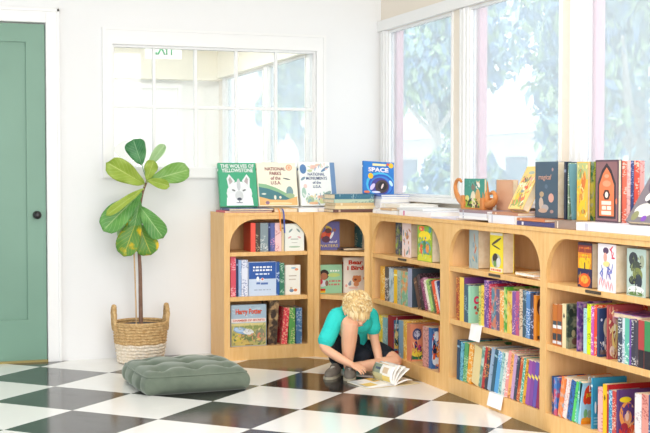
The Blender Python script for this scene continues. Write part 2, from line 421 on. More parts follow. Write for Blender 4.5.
bc3 = bookcase('arched birch bookcase cut by the right edge of the photo', (X1, -1.129, 0), -PI/2, 1.022, .025, .96, .165, XW-X1-.004)
# dark shelf-label holders clipped on the upper shelf edges
for bc, a in ((bc1, .49), (bc2, .56), (bc3, .40)):
    boxo('label_clip', a-.055, a+.055, -.002, .006, .652-.014, .652-.002, plain('4A4036', .4), bc)
# corner unit: diagonal front, pentagonal plan
A = Vector((1.634, Y1, 0)); B = Vector((X1, .939, 0)); dv = B-A; W = dv.length; ang = math.atan2(dv.y, dv.x)
cu = empty('corner_bookcase', A, (0, 0, ang)); tag(cu, 'narrow corner bookcase set diagonally between the two straight runs', 'bookcase', 'arched wooden bookcases')
finish(frame_mesh(W, .035, W-.035, .135), 'face_frame', wood, cu)
Mi = Matrix.Rotation(-ang, 4, 'Z') @ Matrix.Translation(-A)
def cprism(name, pts, z0, z1, m):
    bm = bmesh.new(); prism(bm, [(Mi @ Vector((x, y, 0))).to_2d() for x, y in pts], z0, z1); finish(bm, name, m, cu)
pent = [(1.634, Y1), (X1, .939), (2.208, .939), (2.208, 1.548), (1.634, 1.548)]
inn = [(1.652, Y1+.012), (X1+.005, .960), (2.195, .960), (2.195, 1.535), (1.652, 1.535)]
cprism('top_panel', pent, HB-.018, HB, wood)
for z, th in SH: cprism('shelf', inn, z-th, z, wood)
cprism('bottom_deck', inn, ZD-.02, ZD, wood_in)
cprism('side_panel', [(1.635, Y1+.02), (1.651, Y1+.02), (1.651, 1.548), (1.635, 1.548)], 0, HB-.018, wood_in)
cprism('side_panel', [(X1+.02, .940), (2.208, .940), (2.208, .956), (X1+.02, .956)], 0, HB-.018, wood_in)
cprism('back_panel', [(1.652, 1.50), (2.06, 1.50), (2.06, 1.51), (1.652, 1.51)], ZD, HB-.018, wood_in)
cprism('back_panel', [(2.06, 1.51), (2.06, .957), (2.07, .957), (2.07, 1.51)], ZD, HB-.018, wood_in)
BOOKS = [
 (1, 1, 'S', 1.913, 0.7839, 0.0, 0.16, 0.197, 0.0672, 'E8A838', 'F8E8B0', 'text', 'orange'),
 (1, 1, 'S', 1.913, 0.7183, 0.0, 0.16, 0.199, 0.0587, '504848', 'E8E0E0', 'text', 'black and white'),
 (1, 1, 'S', 1.913, 0.6502, 0.0, 0.16, 0.195, 0.0721, 'B8CAD4', '5A7888', 'art', 'pale blue'),
 (1, 1, 'S', 1.913, 0.5868, 0.0, 0.13, 0.192, 0.0496, 'F0C020', 'FFF4B0', 'plain', 'bright yellow'),
 (1, 1, 'S', 1.913, 0.5355, 0.0, 0.15, 0.193, 0.0489, 'A8B8B0', '607870', 'text', 'grey green'),
 (1, 1, 'S', 1.913, 0.4602, 0.0, 0.15, 0.191, 0.0958, '78B090', 'F08830', 'art', 'green and orange'),
 (1, 1, 'S', 1.913, 0.379, 0.0, 0.24, 0.216, 0.0602, '46525C', '98A0BC', 'spine', 'dark teal, lavender-spined'),
 (1, 1, 'S', 1.913, 0.247, -0.414, 0.15, 0.175, 0.0377, '5A4038', 'A08060', 'plain', 'leaning brown'),
 (1, 1, 'S', 1.913, 0.1991, -0.382, 0.24, 0.194, 0.0471, '33262C', '80606C', 'text', 'leaning black'),
 (1, 1, 'S', 1.913, 0.1498, -0.427, 0.14, 0.178, 0.0399, '8A3A62', 'E0B0C8', 'text', 'leaning plum'),
 (1, 1, 'S', 1.913, 0.1108, -0.44, 0.14, 0.177, 0.028, 'F0E4D8', 'B09080', 'text', 'leaning cream'),
 (1, 1, 'S', 1.913, 0.0736, -0.443, 0.14, 0.18, 0.0365, 'A8CC74', '50803C', 'text', 'leaning lime green'),
 (1, 1, 'S', 1.913, 0.0374, -0.443, 0.14, 0.181, 0.0263, '586848', 'B0B890', 'plain', 'leaning olive'),
 (1, 1, 'S', 1.913, 0.0017, -0.447, 0.14, 0.181, 0.0357, 'E4502C', 'FFD0A0', 'text', 'leaning red orange'),
 (1, 1, 'S', 1.913, -0.0319, -0.44, 0.14, 0.185, 0.0226, 'D8D4DC', '9088A0', 'text', 'leaning pale grey'),
 (1, 1, 'S', 1.913, -0.0572, -0.432, 0.14, 0.186, 0.0214, '24306C', '90A0D0', 'text', 'leaning navy'),
 (1, 2, 'S', 1.913, 0.8112, 0.0, 0.16, 0.207, 0.0602, 'ECD838', 'FFF8B8', 'text', 'lemon yellow'),
 (1, 2, 'S', 1.913, 0.7414, 0.0, 0.15, 0.202, 0.0739, '8CC4D0', 'E8F4F4', 'text', 'aqua'),
 (1, 2, 'S', 1.913, 0.6652, 0.0, 0.19, 0.222, 0.0724, 'A02C38', 'E8B890', 'frame', 'deep red bordered'),
 (1, 2, 'S', 1.913, 0.5066, 0.0, 0.15, 0.212, 0.0624, '88B0CC', 'D8ECF8', 'text', 'light blue'),
 (1, 2, 'S', 1.913, 0.4493, 0.0, 0.22, 0.22, 0.0477, 'E8B848', 'FFF0B0', 'text', 'golden'),
 (1, 2, 'S', 1.913, 0.3964, 0.0, 0.17, 0.208, 0.0538, 'E0906C', '403858', 'logo', 'peach coloured'),
 (1, 2, 'S', 1.913, 0.1663, 0.0, 0.15, 0.218, 0.0755, 'D09890', '805060', 'text', 'dusty pink'),
 (1, 2, 'S', 1.913, 0.1076, 0.0, 0.14, 0.219, 0.0371, '3A68A0', 'F0A040', 'hero', 'blue illustrated'),
 (1, 2, 'S', 1.913, -0.0312, 0.0, 0.14, 0.242, 0.0594, 'D06C2C', '28407C', 'text', 'burnt orange'),
 (2, 1, 'S', 1.903, -0.2529, 0.0, 0.14, 0.218, 0.039, 'A03C28', 'F0B048', 'text', 'rust red'),
 (2, 1, 'S', 1.903, -0.2989, 0.0, 0.24, 0.221, 0.0494, '7A4488', 'F0CC58', 'spine', 'purple, yellow-spined'),
 (2, 1, 'S', 1.903, -0.3472, 0.0, 0.15, 0.19, 0.0432, '3C5C74', 'A0C0C8', 'text', 'slate blue'),
 (2, 1, 'S', 1.903, -0.3836, 0.0, 0.15, 0.184, 0.0267, 'A4D8BC', 'E83868', 'cee', 'mint green'),
 (2, 1, 'S', 1.903, -0.4984, 0.0, 0.14, 0.194, 0.0258, 'C8D078', '506830', 'text', 'pear green'),
 (2, 1, 'S', 1.903, -0.5277, 0.0, 0.14, 0.201, 0.0306, 'F0D050', '805020', 'text', 'yellow dotted'),
 (2, 1, 'S', 1.903, -0.5673, 0.0, 0.15, 0.228, 0.0453, '684494', 'E8B0D0', 'text', 'violet'),
 (2, 1, 'S', 1.903, -0.6039, 0.0, 0.26, 0.213, 0.0249, 'C0284C', 'F0A0B0', 'text', 'crimson'),
 (2, 1, 'S', 1.903, -0.6424, 0.0, 0.17, 0.201, 0.0492, '508098', 'E87840', 'art', 'teal topped patchwork'),
 (2, 1, 'S', 1.903, -0.6857, 0.0, 0.14, 0.196, 0.0339, '605880', 'E8A8A0', 'text', 'dusky mauve'),
 (2, 1, 'S', 1.903, -0.7233, 0.0, 0.14, 0.194, 0.0383, 'F0A850', 'FFF0C8', 'text', 'apricot'),
 (2, 1, 'S', 1.903, -0.7605, 0.0, 0.25, 0.212, 0.0331, '54A438', 'E8E890', 'art', 'leaf green'),
 (2, 1, 'S', 1.903, -0.802, 0.0, 0.14, 0.196, 0.0466, 'E8C458', 'B86838', 'art', 'mustard patterned'),
 (2, 1, 'S', 1.903, -0.8431, 0.0, 0.14, 0.201, 0.0322, '8054A0', 'F0C0D0', 'text', 'purple'),
 (2, 1, 'S', 1.903, -0.8764, 0.0, 0.14, 0.204, 0.0318, 'C45880', '4850A0', 'text', 'rose and indigo'),
 (2, 1, 'S', 1.903, -0.9093, 0.0, 0.16, 0.216, 0.0315, 'DCC4A8', '805848', 'text', 'tan'),
 (2, 1, 'S', 1.903, -0.9419, 0.0, 0.15, 0.215, 0.0311, '38586C', 'B8D0D8', 'text', 'dark teal'),
 (2, 1, 'S', 1.903, -0.9764, 0.0, 0.15, 0.213, 0.0351, '5488C4', 'E8F0FC', 'text', 'cornflower blue'),
 (2, 1, 'S', 1.903, -1.0105, 0.0, 0.19, 0.207, 0.0304, '383C58', 'C0C4E0', 'text', 'midnight blue'),
 (2, 1, 'S', 1.903, -1.0398, 0.0, 0.12, 0.201, 0.0258, 'E08828', '6C3418', 'hair', 'orange covered'),
 (2, 2, 'S', 1.903, -0.2558, 0.038, 0.24, 0.201, 0.0333, '2C4C68', '90B8D0', 'plain', 'dark blue'),
 (2, 2, 'S', 1.903, -0.2904, 0.069, 0.16, 0.196, 0.0329, '70BCD4', '205878', 'text', 'sky blue'),
 (2, 2, 'S', 1.903, -0.3302, 0.125, 0.24, 0.198, 0.0431, '58A468', 'C8E8C0', 'text', 'grass green'),
 (2, 2, 'S', 1.903, -0.378, 0.179, 0.15, 0.2, 0.0474, 'F0A028', 'FFF0C0', 'text', 'orange'),
 (2, 2, 'S', 1.903, -0.444, 0.21, 0.16, 0.196, 0.0769, 'E8D49C', '8C5028', 'houses', 'cream patterned'),
 (2, 2, 'S', 1.903, -0.501, 0.221, 0.15, 0.206, 0.0301, '5C9488', 'D8ECE0', 'art', 'sea green'),
 (2, 2, 'S', 1.903, -0.5304, 0.215, 0.15, 0.21, 0.0249, 'B82C34', 'F8D0A0', 'text', 'scarlet'),
 (2, 2, 'S', 1.903, -0.5595, 0.212, 0.15, 0.211, 0.0296, '343848', 'E89848', 'text', 'charcoal'),
 (2, 2, 'S', 1.903, -0.5935, 0.234, 0.16, 0.213, 0.034, '98B0CC', '405878', 'text', 'hazy blue'),
 (2, 2, 'S', 1.903, -0.6297, 0.232, 0.24, 0.213, 0.0336, '2E5C74', '98C0CC', 'plain', 'petrol blue'),
 (2, 2, 'S', 1.903, -0.668, 0.235, 0.15, 0.208, 0.0379, '58A4DC', 'F0F8FF', 'text', 'azure'),
 (2, 2, 'S', 1.903, -0.7033, 0.231, 0.15, 0.209, 0.0281, 'A4D0D0', '407070', 'text', 'pale turquoise'),
 (2, 2, 'S', 1.903, -0.7333, 0.225, 0.15, 0.213, 0.0279, 'E8E8E0', '7090A0', 'text', 'off-white'),
 (2, 2, 'S', 1.903, -0.7654, 0.214, 0.24, 0.221, 0.0323, 'F09C98', 'FFFFFF', 'text', 'salmon pink'),
 (2, 2, 'S', 1.903, -0.7972, 0.198, 0.15, 0.213, 0.0275, 'F4B068', 'A04828', 'text', 'peach'),
 (2, 2, 'S', 1.903, -0.8263, 0.194, 0.15, 0.214, 0.0272, 'CCA4CC', '604880', 'text', 'lilac'),
 (2, 2, 'S', 1.903, -0.855, 0.198, 0.24, 0.209, 0.0269, '384458', 'A8B0C0', 'text', 'graphite'),
 (2, 2, 'S', 1.903, -0.8835, 0.218, 0.15, 0.21, 0.0266, 'C4502C', 'F8D090', 'text', 'brick orange'),
 (2, 2, 'S', 1.903, -0.9117, 0.196, 0.24, 0.208, 0.0264, '54AC98', 'E0F4E8', 'text', 'jade green'),
 (2, 2, 'S', 1.903, -0.9396, 0.195, 0.15, 0.208, 0.0262, 'E8A830', '703018', 'text', 'amber'),
 (2, 2, 'S', 1.903, -0.9696, 0.173, 0.15, 0.206, 0.0303, 'A054A8', 'F0D860', 'mark', 'orchid purple'),
 (2, 2, 'S', 1.903, -1.0015, 0.172, 0.15, 0.206, 0.03, '8848A0', 'F0D860', 'mark', 'mid purple'),
 (2, 2, 'S', 1.903, -1.0331, 0.168, 0.15, 0.208, 0.0297, '6854B0', 'F0D860', 'mark', 'blue violet'),
 (2, 2, 'S', 1.903, -1.0665, 0.165, 0.15, 0.21, 0.0336, '98285C', 'F0D860', 'mark', 'magenta'),
 (3, 1, 'S', 1.903, -1.2111, 0.0, 0.14, 0.178, 0.0364, 'C4702C', 'F0F0F0', 'fox', 'orange brown with a white motif'),
 (3, 1, 'S', 1.903, -1.2508, 0.0, 0.14, 0.182, 0.0398, 'BC6830', 'F0F0F0', 'fox', 'second orange brown with a white motif'),
 (3, 1, 'S', 1.903, -1.2879, 0.0, 0.16, 0.188, 0.0314, 'ECDCB0', '403828', 'one', 'ivory'),
 (3, 1, 'S', 1.903, -1.3124, 0.0, 0.16, 0.19, 0.0156, '36443C', 'A0A080', 'forest', 'dark green forest covered'),
 (3, 1, 'S', 1.903, -1.3963, 0.0, 0.16, 0.207, 0.0151, '643C84', 'E8A8D0', 'art', 'violet illustrated'),
 (3, 1, 'S', 1.903, -1.4565, 0.0, 0.13, 0.187, 0.0258, 'B4DCDC', '6090A0', 'text', 'ice blue'),
 (3, 1, 'S', 1.903, -1.4851, 0.0, 0.15, 0.207, 0.0292, 'D8EC18', '788010', 'text', 'fluorescent lime'),
 (3, 1, 'S', 1.903, -1.5116, 0.0, 0.14, 0.201, 0.0217, 'CC58B4', 'FFE0F8', 'text', 'hot pink'),
 (3, 1, 'S', 1.903, -1.5341, 0.0, 0.24, 0.208, 0.0215, 'F45030', 'FFE0B0', 'text', 'vermilion'),
 (3, 1, 'S', 1.903, -1.5545, 0.0, 0.14, 0.198, 0.0178, '34446C', 'E8DCC0', 'moon', 'navy moon covered'),
 (3, 1, 'S', 1.903, -1.6221, 0.0, 0.16, 0.217, 0.0138, 'B04C4C', 'F4E0C0', 'figure', 'dusty red figure covered'),
 (3, 1, 'S', 1.903, -1.7124, 0.0, 0.14, 0.178, 0.0301, '3C4658', 'E8E8E8', 'text', 'slate with white marks'),
 (3, 1, 'S', 1.903, -1.7366, 0.0, 0.14, 0.178, 0.0165, 'D4DCE4', '6078A0', 'text', 'silver'),
 (3, 1, 'S', 1.903, -1.7606, 0.0, 0.14, 0.18, 0.0295, '60BCA4', 'F4FFFC', 'text', 'turquoise'),
 (3, 1, 'S', 1.903, -1.7827, 0.0, 0.14, 0.18, 0.013, '7048A0', 'E0C8F0', 'text', 'slim violet'),
 (3, 1, 'S', 1.903, -1.8029, 0.0, 0.14, 0.177, 0.0258, '3C3C4C', 'F0F0F0', 'text', 'black with white marks'),
 (3, 1, 'S', 1.903, -1.8263, 0.0, 0.14, 0.18, 0.0191, '484450', 'E8D8D0', 'text', 'smoky grey'),
 (3, 1, 'S', 1.903, -1.8559, 0.0, 0.14, 0.183, 0.0378, 'B44444', '2C2830', 'half', 'brick red'),
 (3, 1, 'S', 1.903, -1.8982, 0.0, 0.14, 0.183, 0.0433, '3C8C58', '2C2830', 'half', 'emerald green'),
 (3, 1, 'S', 1.903, -1.9367, 0.0, 0.14, 0.185, 0.0305, '4C84B8', 'F0F0F0', 'text', 'denim blue'),
 (3, 1, 'S', 1.903, -1.9713, 0.0, 0.14, 0.188, 0.036, 'C8A050', '403020', 'text', 'ochre'),
 (3, 2, 'S', 1.903, -1.1964, 0.0, 0.16, 0.167, 0.0162, '2C4470', 'F09030', 'text', 'ink blue'),
 (3, 2, 'S', 1.903, -1.2196, 0.0, 0.16, 0.165, 0.0282, '4C80C8', 'E84030', 'art', 'bright blue'),
 (3, 2, 'S', 1.903, -1.2562, 0.203, 0.24, 0.175, 0.0366, 'F08440', '90D0E0', 'art', 'orange and aqua'),
 (3, 2, 'S', 1.903, -1.2953, 0.217, 0.15, 0.174, 0.0321, 'F4E0DC', 'D08880', 'text', 'blush white'),
 (3, 2, 'S', 1.903, -1.3338, 0.23, 0.15, 0.176, 0.0354, '306CB4', '283038', 'text', 'leaning royal blue'),
 (3, 2, 'S', 1.903, -1.3646, 0.229, 0.15, 0.178, 0.0223, '58CC68', '206850', 'text', 'leaning bright green'),
 (3, 2, 'S', 1.903, -1.3903, 0.205, 0.15, 0.179, 0.0259, '60C0B8', 'F4FFFC', 'text', 'leaning aqua green'),
 (3, 2, 'S', 1.903, -1.4139, 0.095, 0.16, 0.175, 0.0187, 'A8D0E8', 'E84828', 'blob', 'light blue with a red blob'),
 (3, 2, 'S', 1.903, -1.5116, 0.0, 0.16, 0.209, 0.0144, '3490B4', 'E8F4F8', 'band', 'ocean blue'),
 (3, 2, 'S', 1.903, -1.5748, 0.0, 0.14, 0.181, 0.0353, 'ECB8B4', 'C86868', 'text', 'powder pink'),
 (3, 2, 'S', 1.903, -1.6076, 0.0, 0.14, 0.199, 0.0278, 'F8C418', '604008', 'one', 'sunflower yellow'),
 (3, 2, 'S', 1.903, -1.6293, 0.0, 0.26, 0.2, 0.0138, 'B02028', 'F0C0B0', 'plain', 'slim dark red'),
 (3, 2, 'S', 1.903, -1.649, 0.0, 0.14, 0.182, 0.024, '348CB8', 'D8F0F8', 'text', 'lake blue'),
 (3, 2, 'S', 1.903, -1.6756, 0.0, 0.14, 0.183, 0.0271, 'CC4840', 'F8D8C0', 'text', 'tomato red'),
 (3, 2, 'S', 1.903, -1.6985, 0.0, 0.17, 0.191, 0.0168, '5C3C74', 'F0C020', 'magic', 'purple and orange illustrated'),
 (3, 2, 'S', 1.903, -1.8394, 0.0, 0.15, 0.201, 0.0444, 'F0E6E6', 'B8A8B0', 'text', 'thick white'),
 (3, 2, 'S', 1.903, -1.8853, 0.0, 0.15, 0.206, 0.0436, 'E0988C', 'A83838', 'text', 'rosy'),
 (3, 2, 'S', 1.903, -1.9302, 0.0, 0.15, 0.21, 0.0428, '405880', 'E0E8F0', 'text', 'steel blue'),
 (1, 0, 'F', 1.982, 0.7536, 0, 0.09, 0.192, 0.05, '3C5068', 'A8C840', 'art', 'dark blue and green'),
 (1, 0, 'F', 1.942, 0.5629, 0, 0.128, 0.192, 0.07, 'F0DCDC', 'D08870', 'spots', 'pinkish white'),
 (1, 0, 'F', 1.903, 0.2585, 0, 0.19, 0.192, 0.05, '98B838', 'E8B030', 'bright', 'yellow and green'),
 (1, 0, 'F', 1.942, 0.0371, 0, 0.111, 0.192, 0.05, '283840', '687880', 'plain', 'dark slate'),
 (2, 0, 'F', 1.942, -0.2959, 0, 0.1, 0.192, 0.1, 'A8B8B8', 'D86858', 'spots', 'pale grey flowered'),
 (2, 0, 'F', 1.926, -0.5541, 0, 0.133, 0.192, 0.06, 'F0DC30', '403830', 'comic', 'yellow illustrated'),
 (3, 0, 'F', 1.921, -1.3637, 0, 0.109, 0.187, 0.05, '3A2C48', '30284C', 'sunset', 'orange and navy sunset'),
 (3, 0, 'F', 1.903, -1.546, 0, 0.13, 0.192, 0.1, 'F0E8EC', 'E03850', 'scribble', 'white and scribbled'),
 (3, 0, 'F', 1.911, -1.7404, 0, 0.127, 0.184, 0.05, 'B8CCC4', '2C3428', 'silhouette', 'pale green silhouette-covered'),
 (3, 0, 'F', 1.911, -1.8933, 0, 0.089, 0.186, 0.06, '1C6C64', 'E0E0C0', 'plain', 'deep teal'),
 (0, 0, 'S', 1.254, 1.247, 0.0, 0.16, 0.175, 0.0309, 'C03824', 'F2594A', 'spine', 'red'),
 (0, 0, 'S', 1.2846, 1.247, 0.0, 0.15, 0.175, 0.0279, '463830', 'C0A890', 'text', 'dark brown'),
 (0, 0, 'S', 1.3245, 1.247, 0.0, 0.15, 0.174, 0.0487, '84949A', 'E8ECEC', 'text', 'grey green'),
 (0, 0, 'S', 1.3569, 1.247, 0.0, 0.15, 0.174, 0.0134, '28386C', '8090C0', 'plain', 'slim navy'),
 (0, 0, 'S', 1.3783, 1.247, 0.0, 0.15, 0.173, 0.0275, '5C68A4', 'F0A8C8', 'text', 'slate blue'),
 (0, 0, 'S', 1.4134, 1.247, 0.0, 0.15, 0.173, 0.0399, 'F4CCCC', 'C87880', 'text', 'pale pink'),
 (0, 0, 'S', 1.4422, 1.247, 0.0, 0.14, 0.166, 0.0154, 'E0C8A0', '907050', 'plain', 'tan'),
 (0, 1, 'S', 1.1293, 1.247, 0.0, 0.16, 0.244, 0.0329, 'E05468', 'F8C8D0', 'text', 'pinkish red'),
 (0, 1, 'S', 1.1542, 1.247, 0.0, 0.16, 0.228, 0.015, '22345C', '8090B0', 'plain', 'dark navy'),
 (0, 1, 'S', 1.1714, 1.247, 0.0, 0.16, 0.222, 0.018, '98B4DC', 'E8F0FC', 'text', 'baby blue'),
 (0, 1, 'S', 1.2012, 1.247, 0.0, 0.16, 0.221, 0.0391, 'E4E6F4', '7888B8', 'text', 'bluish white'),
 (0, 1, 'S', 1.4108, 1.247, 0.0, 0.15, 0.204, 0.0203, '2C58A0', 'D0E0F8', 'text', 'royal blue'),
 (0, 1, 'S', 1.4374, 1.247, 0.0, 0.15, 0.197, 0.0308, '38785C', 'C0DCC8', 'text', 'bottle green'),
 (0, 2, 'S', 1.3757, 1.247, 0.05, 0.18, 0.27, 0.0568, '3E2E26', 'C8A070', 'photo', 'thick brown photo'),
 (0, 2, 'S', 1.4502, 1.247, 0.086, 0.16, 0.224, 0.0368, 'D83C4C', 'F4C0A0', 'text', 'leaning red'),
 (0, 2, 'S', 1.5001, 1.247, 0.014, 0.16, 0.222, 0.0402, '5C9C50', 'E8E0A0', 'text', 'green'),
 (0, 2, 'S', 1.5463, 1.247, 0.006, 0.16, 0.22, 0.0385, '48709C', 'B8C8D8', 'text', 'denim blue'),
]
# ------------------------------------------------------------------ books
PAGES = NT('page_edges', .8, .15)
_v = PAGES.coords((1, 1, 1)); PAGES = PAGES.base(PAGES.mix(PAGES.ramp(PAGES.noise(_v, 30, 2), .3, .7), hexc('F2E2C8'), hexc('E4D0AE')))
WPAGES = plain('F6F4F0', .7, .2)
_bm = {}
def cover_mat(col, ink, style):
    k = (col, ink, style if style in ('text', 'art', 'photo', 'forest') else '')
    if k in _bm: return _bm[k]
    t = NT('cover_'+col, .38, .4); v = t.coords((1, 1, 1), rnd=True); c0 = hexc(col); c = c0
    if style == 'text':
        mp = t.n('ShaderNodeMapping'); mp.inputs['Scale'].default_value = (80, 80, 150); t.l(v, mp.inputs['Vector'])
        a = t.noise(mp.outputs[0], 1, 1); b = t.noise(v, 14, 0)
        f = t.math('MULTIPLY', t.math('MULTIPLY', t.ramp(a, .52, .58), t.ramp(b, .46, .50)), .75)
        c = t.mix(f, c0, hexc(ink))
    elif style in ('art', 'photo', 'forest'):
        a = t.noise(v, 22, 2); b = t.noise(v, 45, 2)
        c = t.mix(t.math('MULTIPLY', t.ramp(a, .48, .58), .75), c0, hexc(ink))
        mixc = tuple((x*.4+y*.6) for x, y in zip(hexc({'forest': '6C8858', 'photo': 'A88458'}.get(style, 'F4E8D8')), c0))
        c = t.mix(t.math('MULTIPLY', t.ramp(b, .55, .65), .7), c, mixc)
    m = t.base(c); _bm[k] = m; return m
def ell(u, v, a, b, n=18, r=0):
    o = []
    for i in range(n):
        x, y = a*math.cos(2*PI*i/n), b*math.sin(2*PI*i/n)
        o.append((min(.985, max(.015, u+x*math.cos(r)-y*math.sin(r))), min(.985, max(.015, v+x*math.sin(r)+y*math.cos(r)))))
    return o
def rc(u0, v0, u1, v1): return [(u0, v0), (u1, v0), (u1, v1), (u0, v1)]
def bars(u0, u1, vs, h, col, rnd=None):
    o = []
    for v in vs:
        u = u0
        while u < u1-.03:
            l = (rnd or random).uniform(.05, .14); o.append((rc(u, v, min(u+l, u1), v+h), col)); u += l+.035
    return o
def art_for(style, ink, rnd):
    R = rnd; P = []
    if style == 'frame': P = [(rc(.14, .1, .92, .9), '3C6C94'), (rc(.2, .15, .86, .3), 'E8C060'), (ell(.5, .5, .25, .12), 'F0D890'), (ell(.55, .3, .22, .08), '2C4430'), (rc(.25, .68, .8, .8), 'D8E0E8')]+speck(26, .16, .9, .12, .88, ['3C6C94', 'C8D8D0', '507040', 'D8A848', '24384C'], 24, .16, .03)
    elif style == 'logo': P = [(ell(.5, .72, .36, .16), '48507C'), (ell(.5, .73, .26, .09), 'C8CCE0'), (ell(.42, .42, .12, .12), '382860'), (ell(.7, .34, .14, .1), 'C04870'), (rc(.1, .04, .95, .16), '2C7048'), (ell(.5, .2, .42, .09), 'E8D048')]+speck(30, .05, .95, .05, .45, ['2C5840', 'D8C040', '40306C', 'C86050', 'F0D8B0'], 21, .12, .03)+speck(14, .2, .8, .62, .84, ['303860', 'E0E4F0', '706890'], 22, .14, .02)
    elif style == 'hero': P = [(ell(.5, .8, .34, .12), 'E8ECF0'), (ell(.4, .5, .3, .16), '182848'), (ell(.7, .4, .22, .14), 'F09838'), (ell(.45, .18, .36, .1), 'D8E0E8'), (ell(.25, .3, .14, .08), 'E06030')]+speck(36, .05, .95, .05, .9, ['182848', 'F0A040', 'D8E0F0', '2C5890', 'C84830', '88B8D8'], 23, .14, .04)
    elif style == 'band': P = [(rc(.02, .55, .98, .9), 'F4F8FA'), (rc(.02, .2, .98, .28), '287898')] if ink != 'E8F4F8' else [(ell(.3, .42, .1, .12), 'F0F4F4'), (ell(.55, .38, .1, .1), '1C3848'), (ell(.8, .4, .1, .12), 'E8ECEC')]+bars(.1, .9, (.2, .14, .08), .03, '90C8DC', R)
    elif style == 'cee': P = [(ell(.52, .62, .26, .11), 'E83868'), (ell(.56, .62, .14, .05), 'A4D8BC'), (rc(.6, .58, .82, .66), 'A4D8BC'), (ell(.4, .42, .12, .05), 'C84858'), (ell(.66, .36, .12, .05), '805040'), (ell(.5, .27, .12, .04), 'E87858')]
    elif style == 'hair': P = [(ell(.4, .75, .36, .18), '54281C'), (ell(.5, .66, .2, .12), 'E8B898'), (rc(.15, .12, .9, .42), 'F0A020'), (rc(.1, .02, .95, .1), '4C3020')]
    elif style == 'houses': P = [(rc(.1+.2*i, .18, .24+.2*i, .38), '8C4C30') for i in range(4)]+[(rc(.1+.2*i, .42, .24+.2*i, .5), 'C88050') for i in range(4)]+[(ell(.5, .72, .3, .05), 'B87848')]
    elif style == 'fox': P = []
    elif style == 'moon': P = [(ell(.75, .6, .34, .2), 'E8DCC0'), (ell(.88, .6, .26, .16), 'C8BCA4'), (ell(.45, .27, .12, .05), 'E8E8F0'), (ell(.62, .2, .1, .06), 'F0E0D8'), (rc(.06, .05, .94, .14), '6C5C58'), (ell(.2, .76, .1, .03), 'E0E0F0')]+speck(16, .1, .9, .05, .4, ['C8C0C0', '88788C', '202C48', 'E8E0D8'], 26, .12, .02)
    elif style == 'forest': P = [(ell(.45, .34, .16, .08), 'B4A880'), (ell(.6, .16, .3, .08), '6C5048'), (ell(.25, .8, .2, .1), '28342C')]
    elif style == 'figure': P = [(ell(.55, .38, .3, .3), 'F0D080'), (ell(.6, .74, .3, .1), 'D8A0A0'), (ell(.5, .52, .1, .14), 'F8ECC8'), (ell(.3, .15, .2, .1), 'E8D0C0'), (ell(.8, .25, .12, .18), 'B86858')]+speck(30, .05, .95, .05, .95, ['E8D0A0', 'C87868', 'F4E8D0', 'A05048', 'D8B088'], 25, .16, .04)
    elif style == 'half': P = [(rc(.02, .0, .98, .38), '2C2830')]
    elif style == 'blob': P = [(ell(.6, .72, .44, .24), 'E44424'), (ell(.3, .62, .2, .14), 'E44424'), (rc(.02, 0, .98, .1), 'F09020'), (ell(.5, .12, .46, .05), 'F0A030'), (ell(.35, .26, .15, .11), '78B078'), (ell(.66, .24, .16, .1), '98B0A0')]
    elif style == 'magic': P = [(ell(.45, .48, .42, .28), 'E89850'), (ell(.55, .5, .34, .22), '5C4080'), (ell(.5, .42, .2, .15), 'E8A070'), (ell(.45, .45, .1, .1), 'F0D0C0'), (rc(.02, 0, .98, .2), 'C84038'), (ell(.3, .22, .2, .1), 'A83040'), (ell(.75, .15, .18, .12), 'E86848'), (ell(.35, .8, .32, .06), 'E8D028')]+speck(30, .05, .95, .05, .7, ['E8A070', '6C4890', 'C84048', 'F0C890', '483070'], 13, .09, .03)
    elif style == 'bright': P = [(rc(.02, .75, .98, .98), '88B83C'), (ell(.3, .92, .2, .08), 'F06030'), (ell(.5, .72, .4, .14), 'F8DC28'), (ell(.5, .4, .42, .18), '58A0B8'), (ell(.3, .35, .12, .16), 'E86840'), (ell(.7, .38, .12, .14), 'F09040'), (ell(.5, .48, .1, .12), '3C8050'), (rc(.02, .02, .98, .2), 'D8D838'), (ell(.85, .9, .12, .08), '3888B0')]+speck(40, .08, .92, .05, .95, ['E8E040', '58A060', '4C90B0', 'F0A040', 'D8E8A0', '70B848'], 7, .09, .035)
    elif style == 'spots':
        for i in range(14):
            u, v = R.uniform(.15, .85), R.uniform(.1, .9); P.append((ell(u, v, R.uniform(.06, .16), R.uniform(.03, .07), 10, R.uniform(0, 3)), R.choice([ink, 'E8B870', '88A0B0', 'C88858', '7898A0'])))
    elif style == 'comic': P = [(rc(.02, .02, .98, .12), 'F0E8D0'), (ell(.5, .3, .36, .18), 'B8B8A8'), (ell(.42, .36, .2, .12), '38302C'), (ell(.66, .26, .16, .12), 'D8D8D8'), (ell(.4, .22, .12, .08), '6C9850')]+[(ell(.5, .78, .38, .035, 16, .25), '484038'), (ell(.48, .64, .34, .02, 14, -.15), '484038')]+bars(.1, .9, (.04,), .05, 'E06838', R)+[(rc(.02, .93, .98, .99), 'E8E4D8')]
    elif style == 'sunset': P = [(rc(.02, .4, .98, .78), 'F0A020'), (rc(.02, .78, .98, .94), '9C3C34'), (ell(.5, .55, .4, .2), 'F8C820'), (rc(.46, .42, .54, .56), '302038'), (rc(.02, .28, .98, .42), '2C2854'), (ell(.5, .16, .42, .16), 'E85820'), (ell(.5, .18, .28, .09), 'F8B040')]+bars(.1, .9, (.86, .74, .66), .04, 'E87838', R)+speck(20, .1, .9, .05, .3, ['F8C040', 'D84820', 'F08030'], 9, .1, .02)+speck(16, .1, .9, .45, .9, ['F0A030', '8C3C50', 'F8D040'], 10, .1, .02)
    elif style == 'scribble':
        P = [(ell(.45, .86, .16, .07), '584060'), (ell(.42, .72, .1, .1), 'E8A898'), (ell(.5, .58, .2, .06), 'F8DC90')]
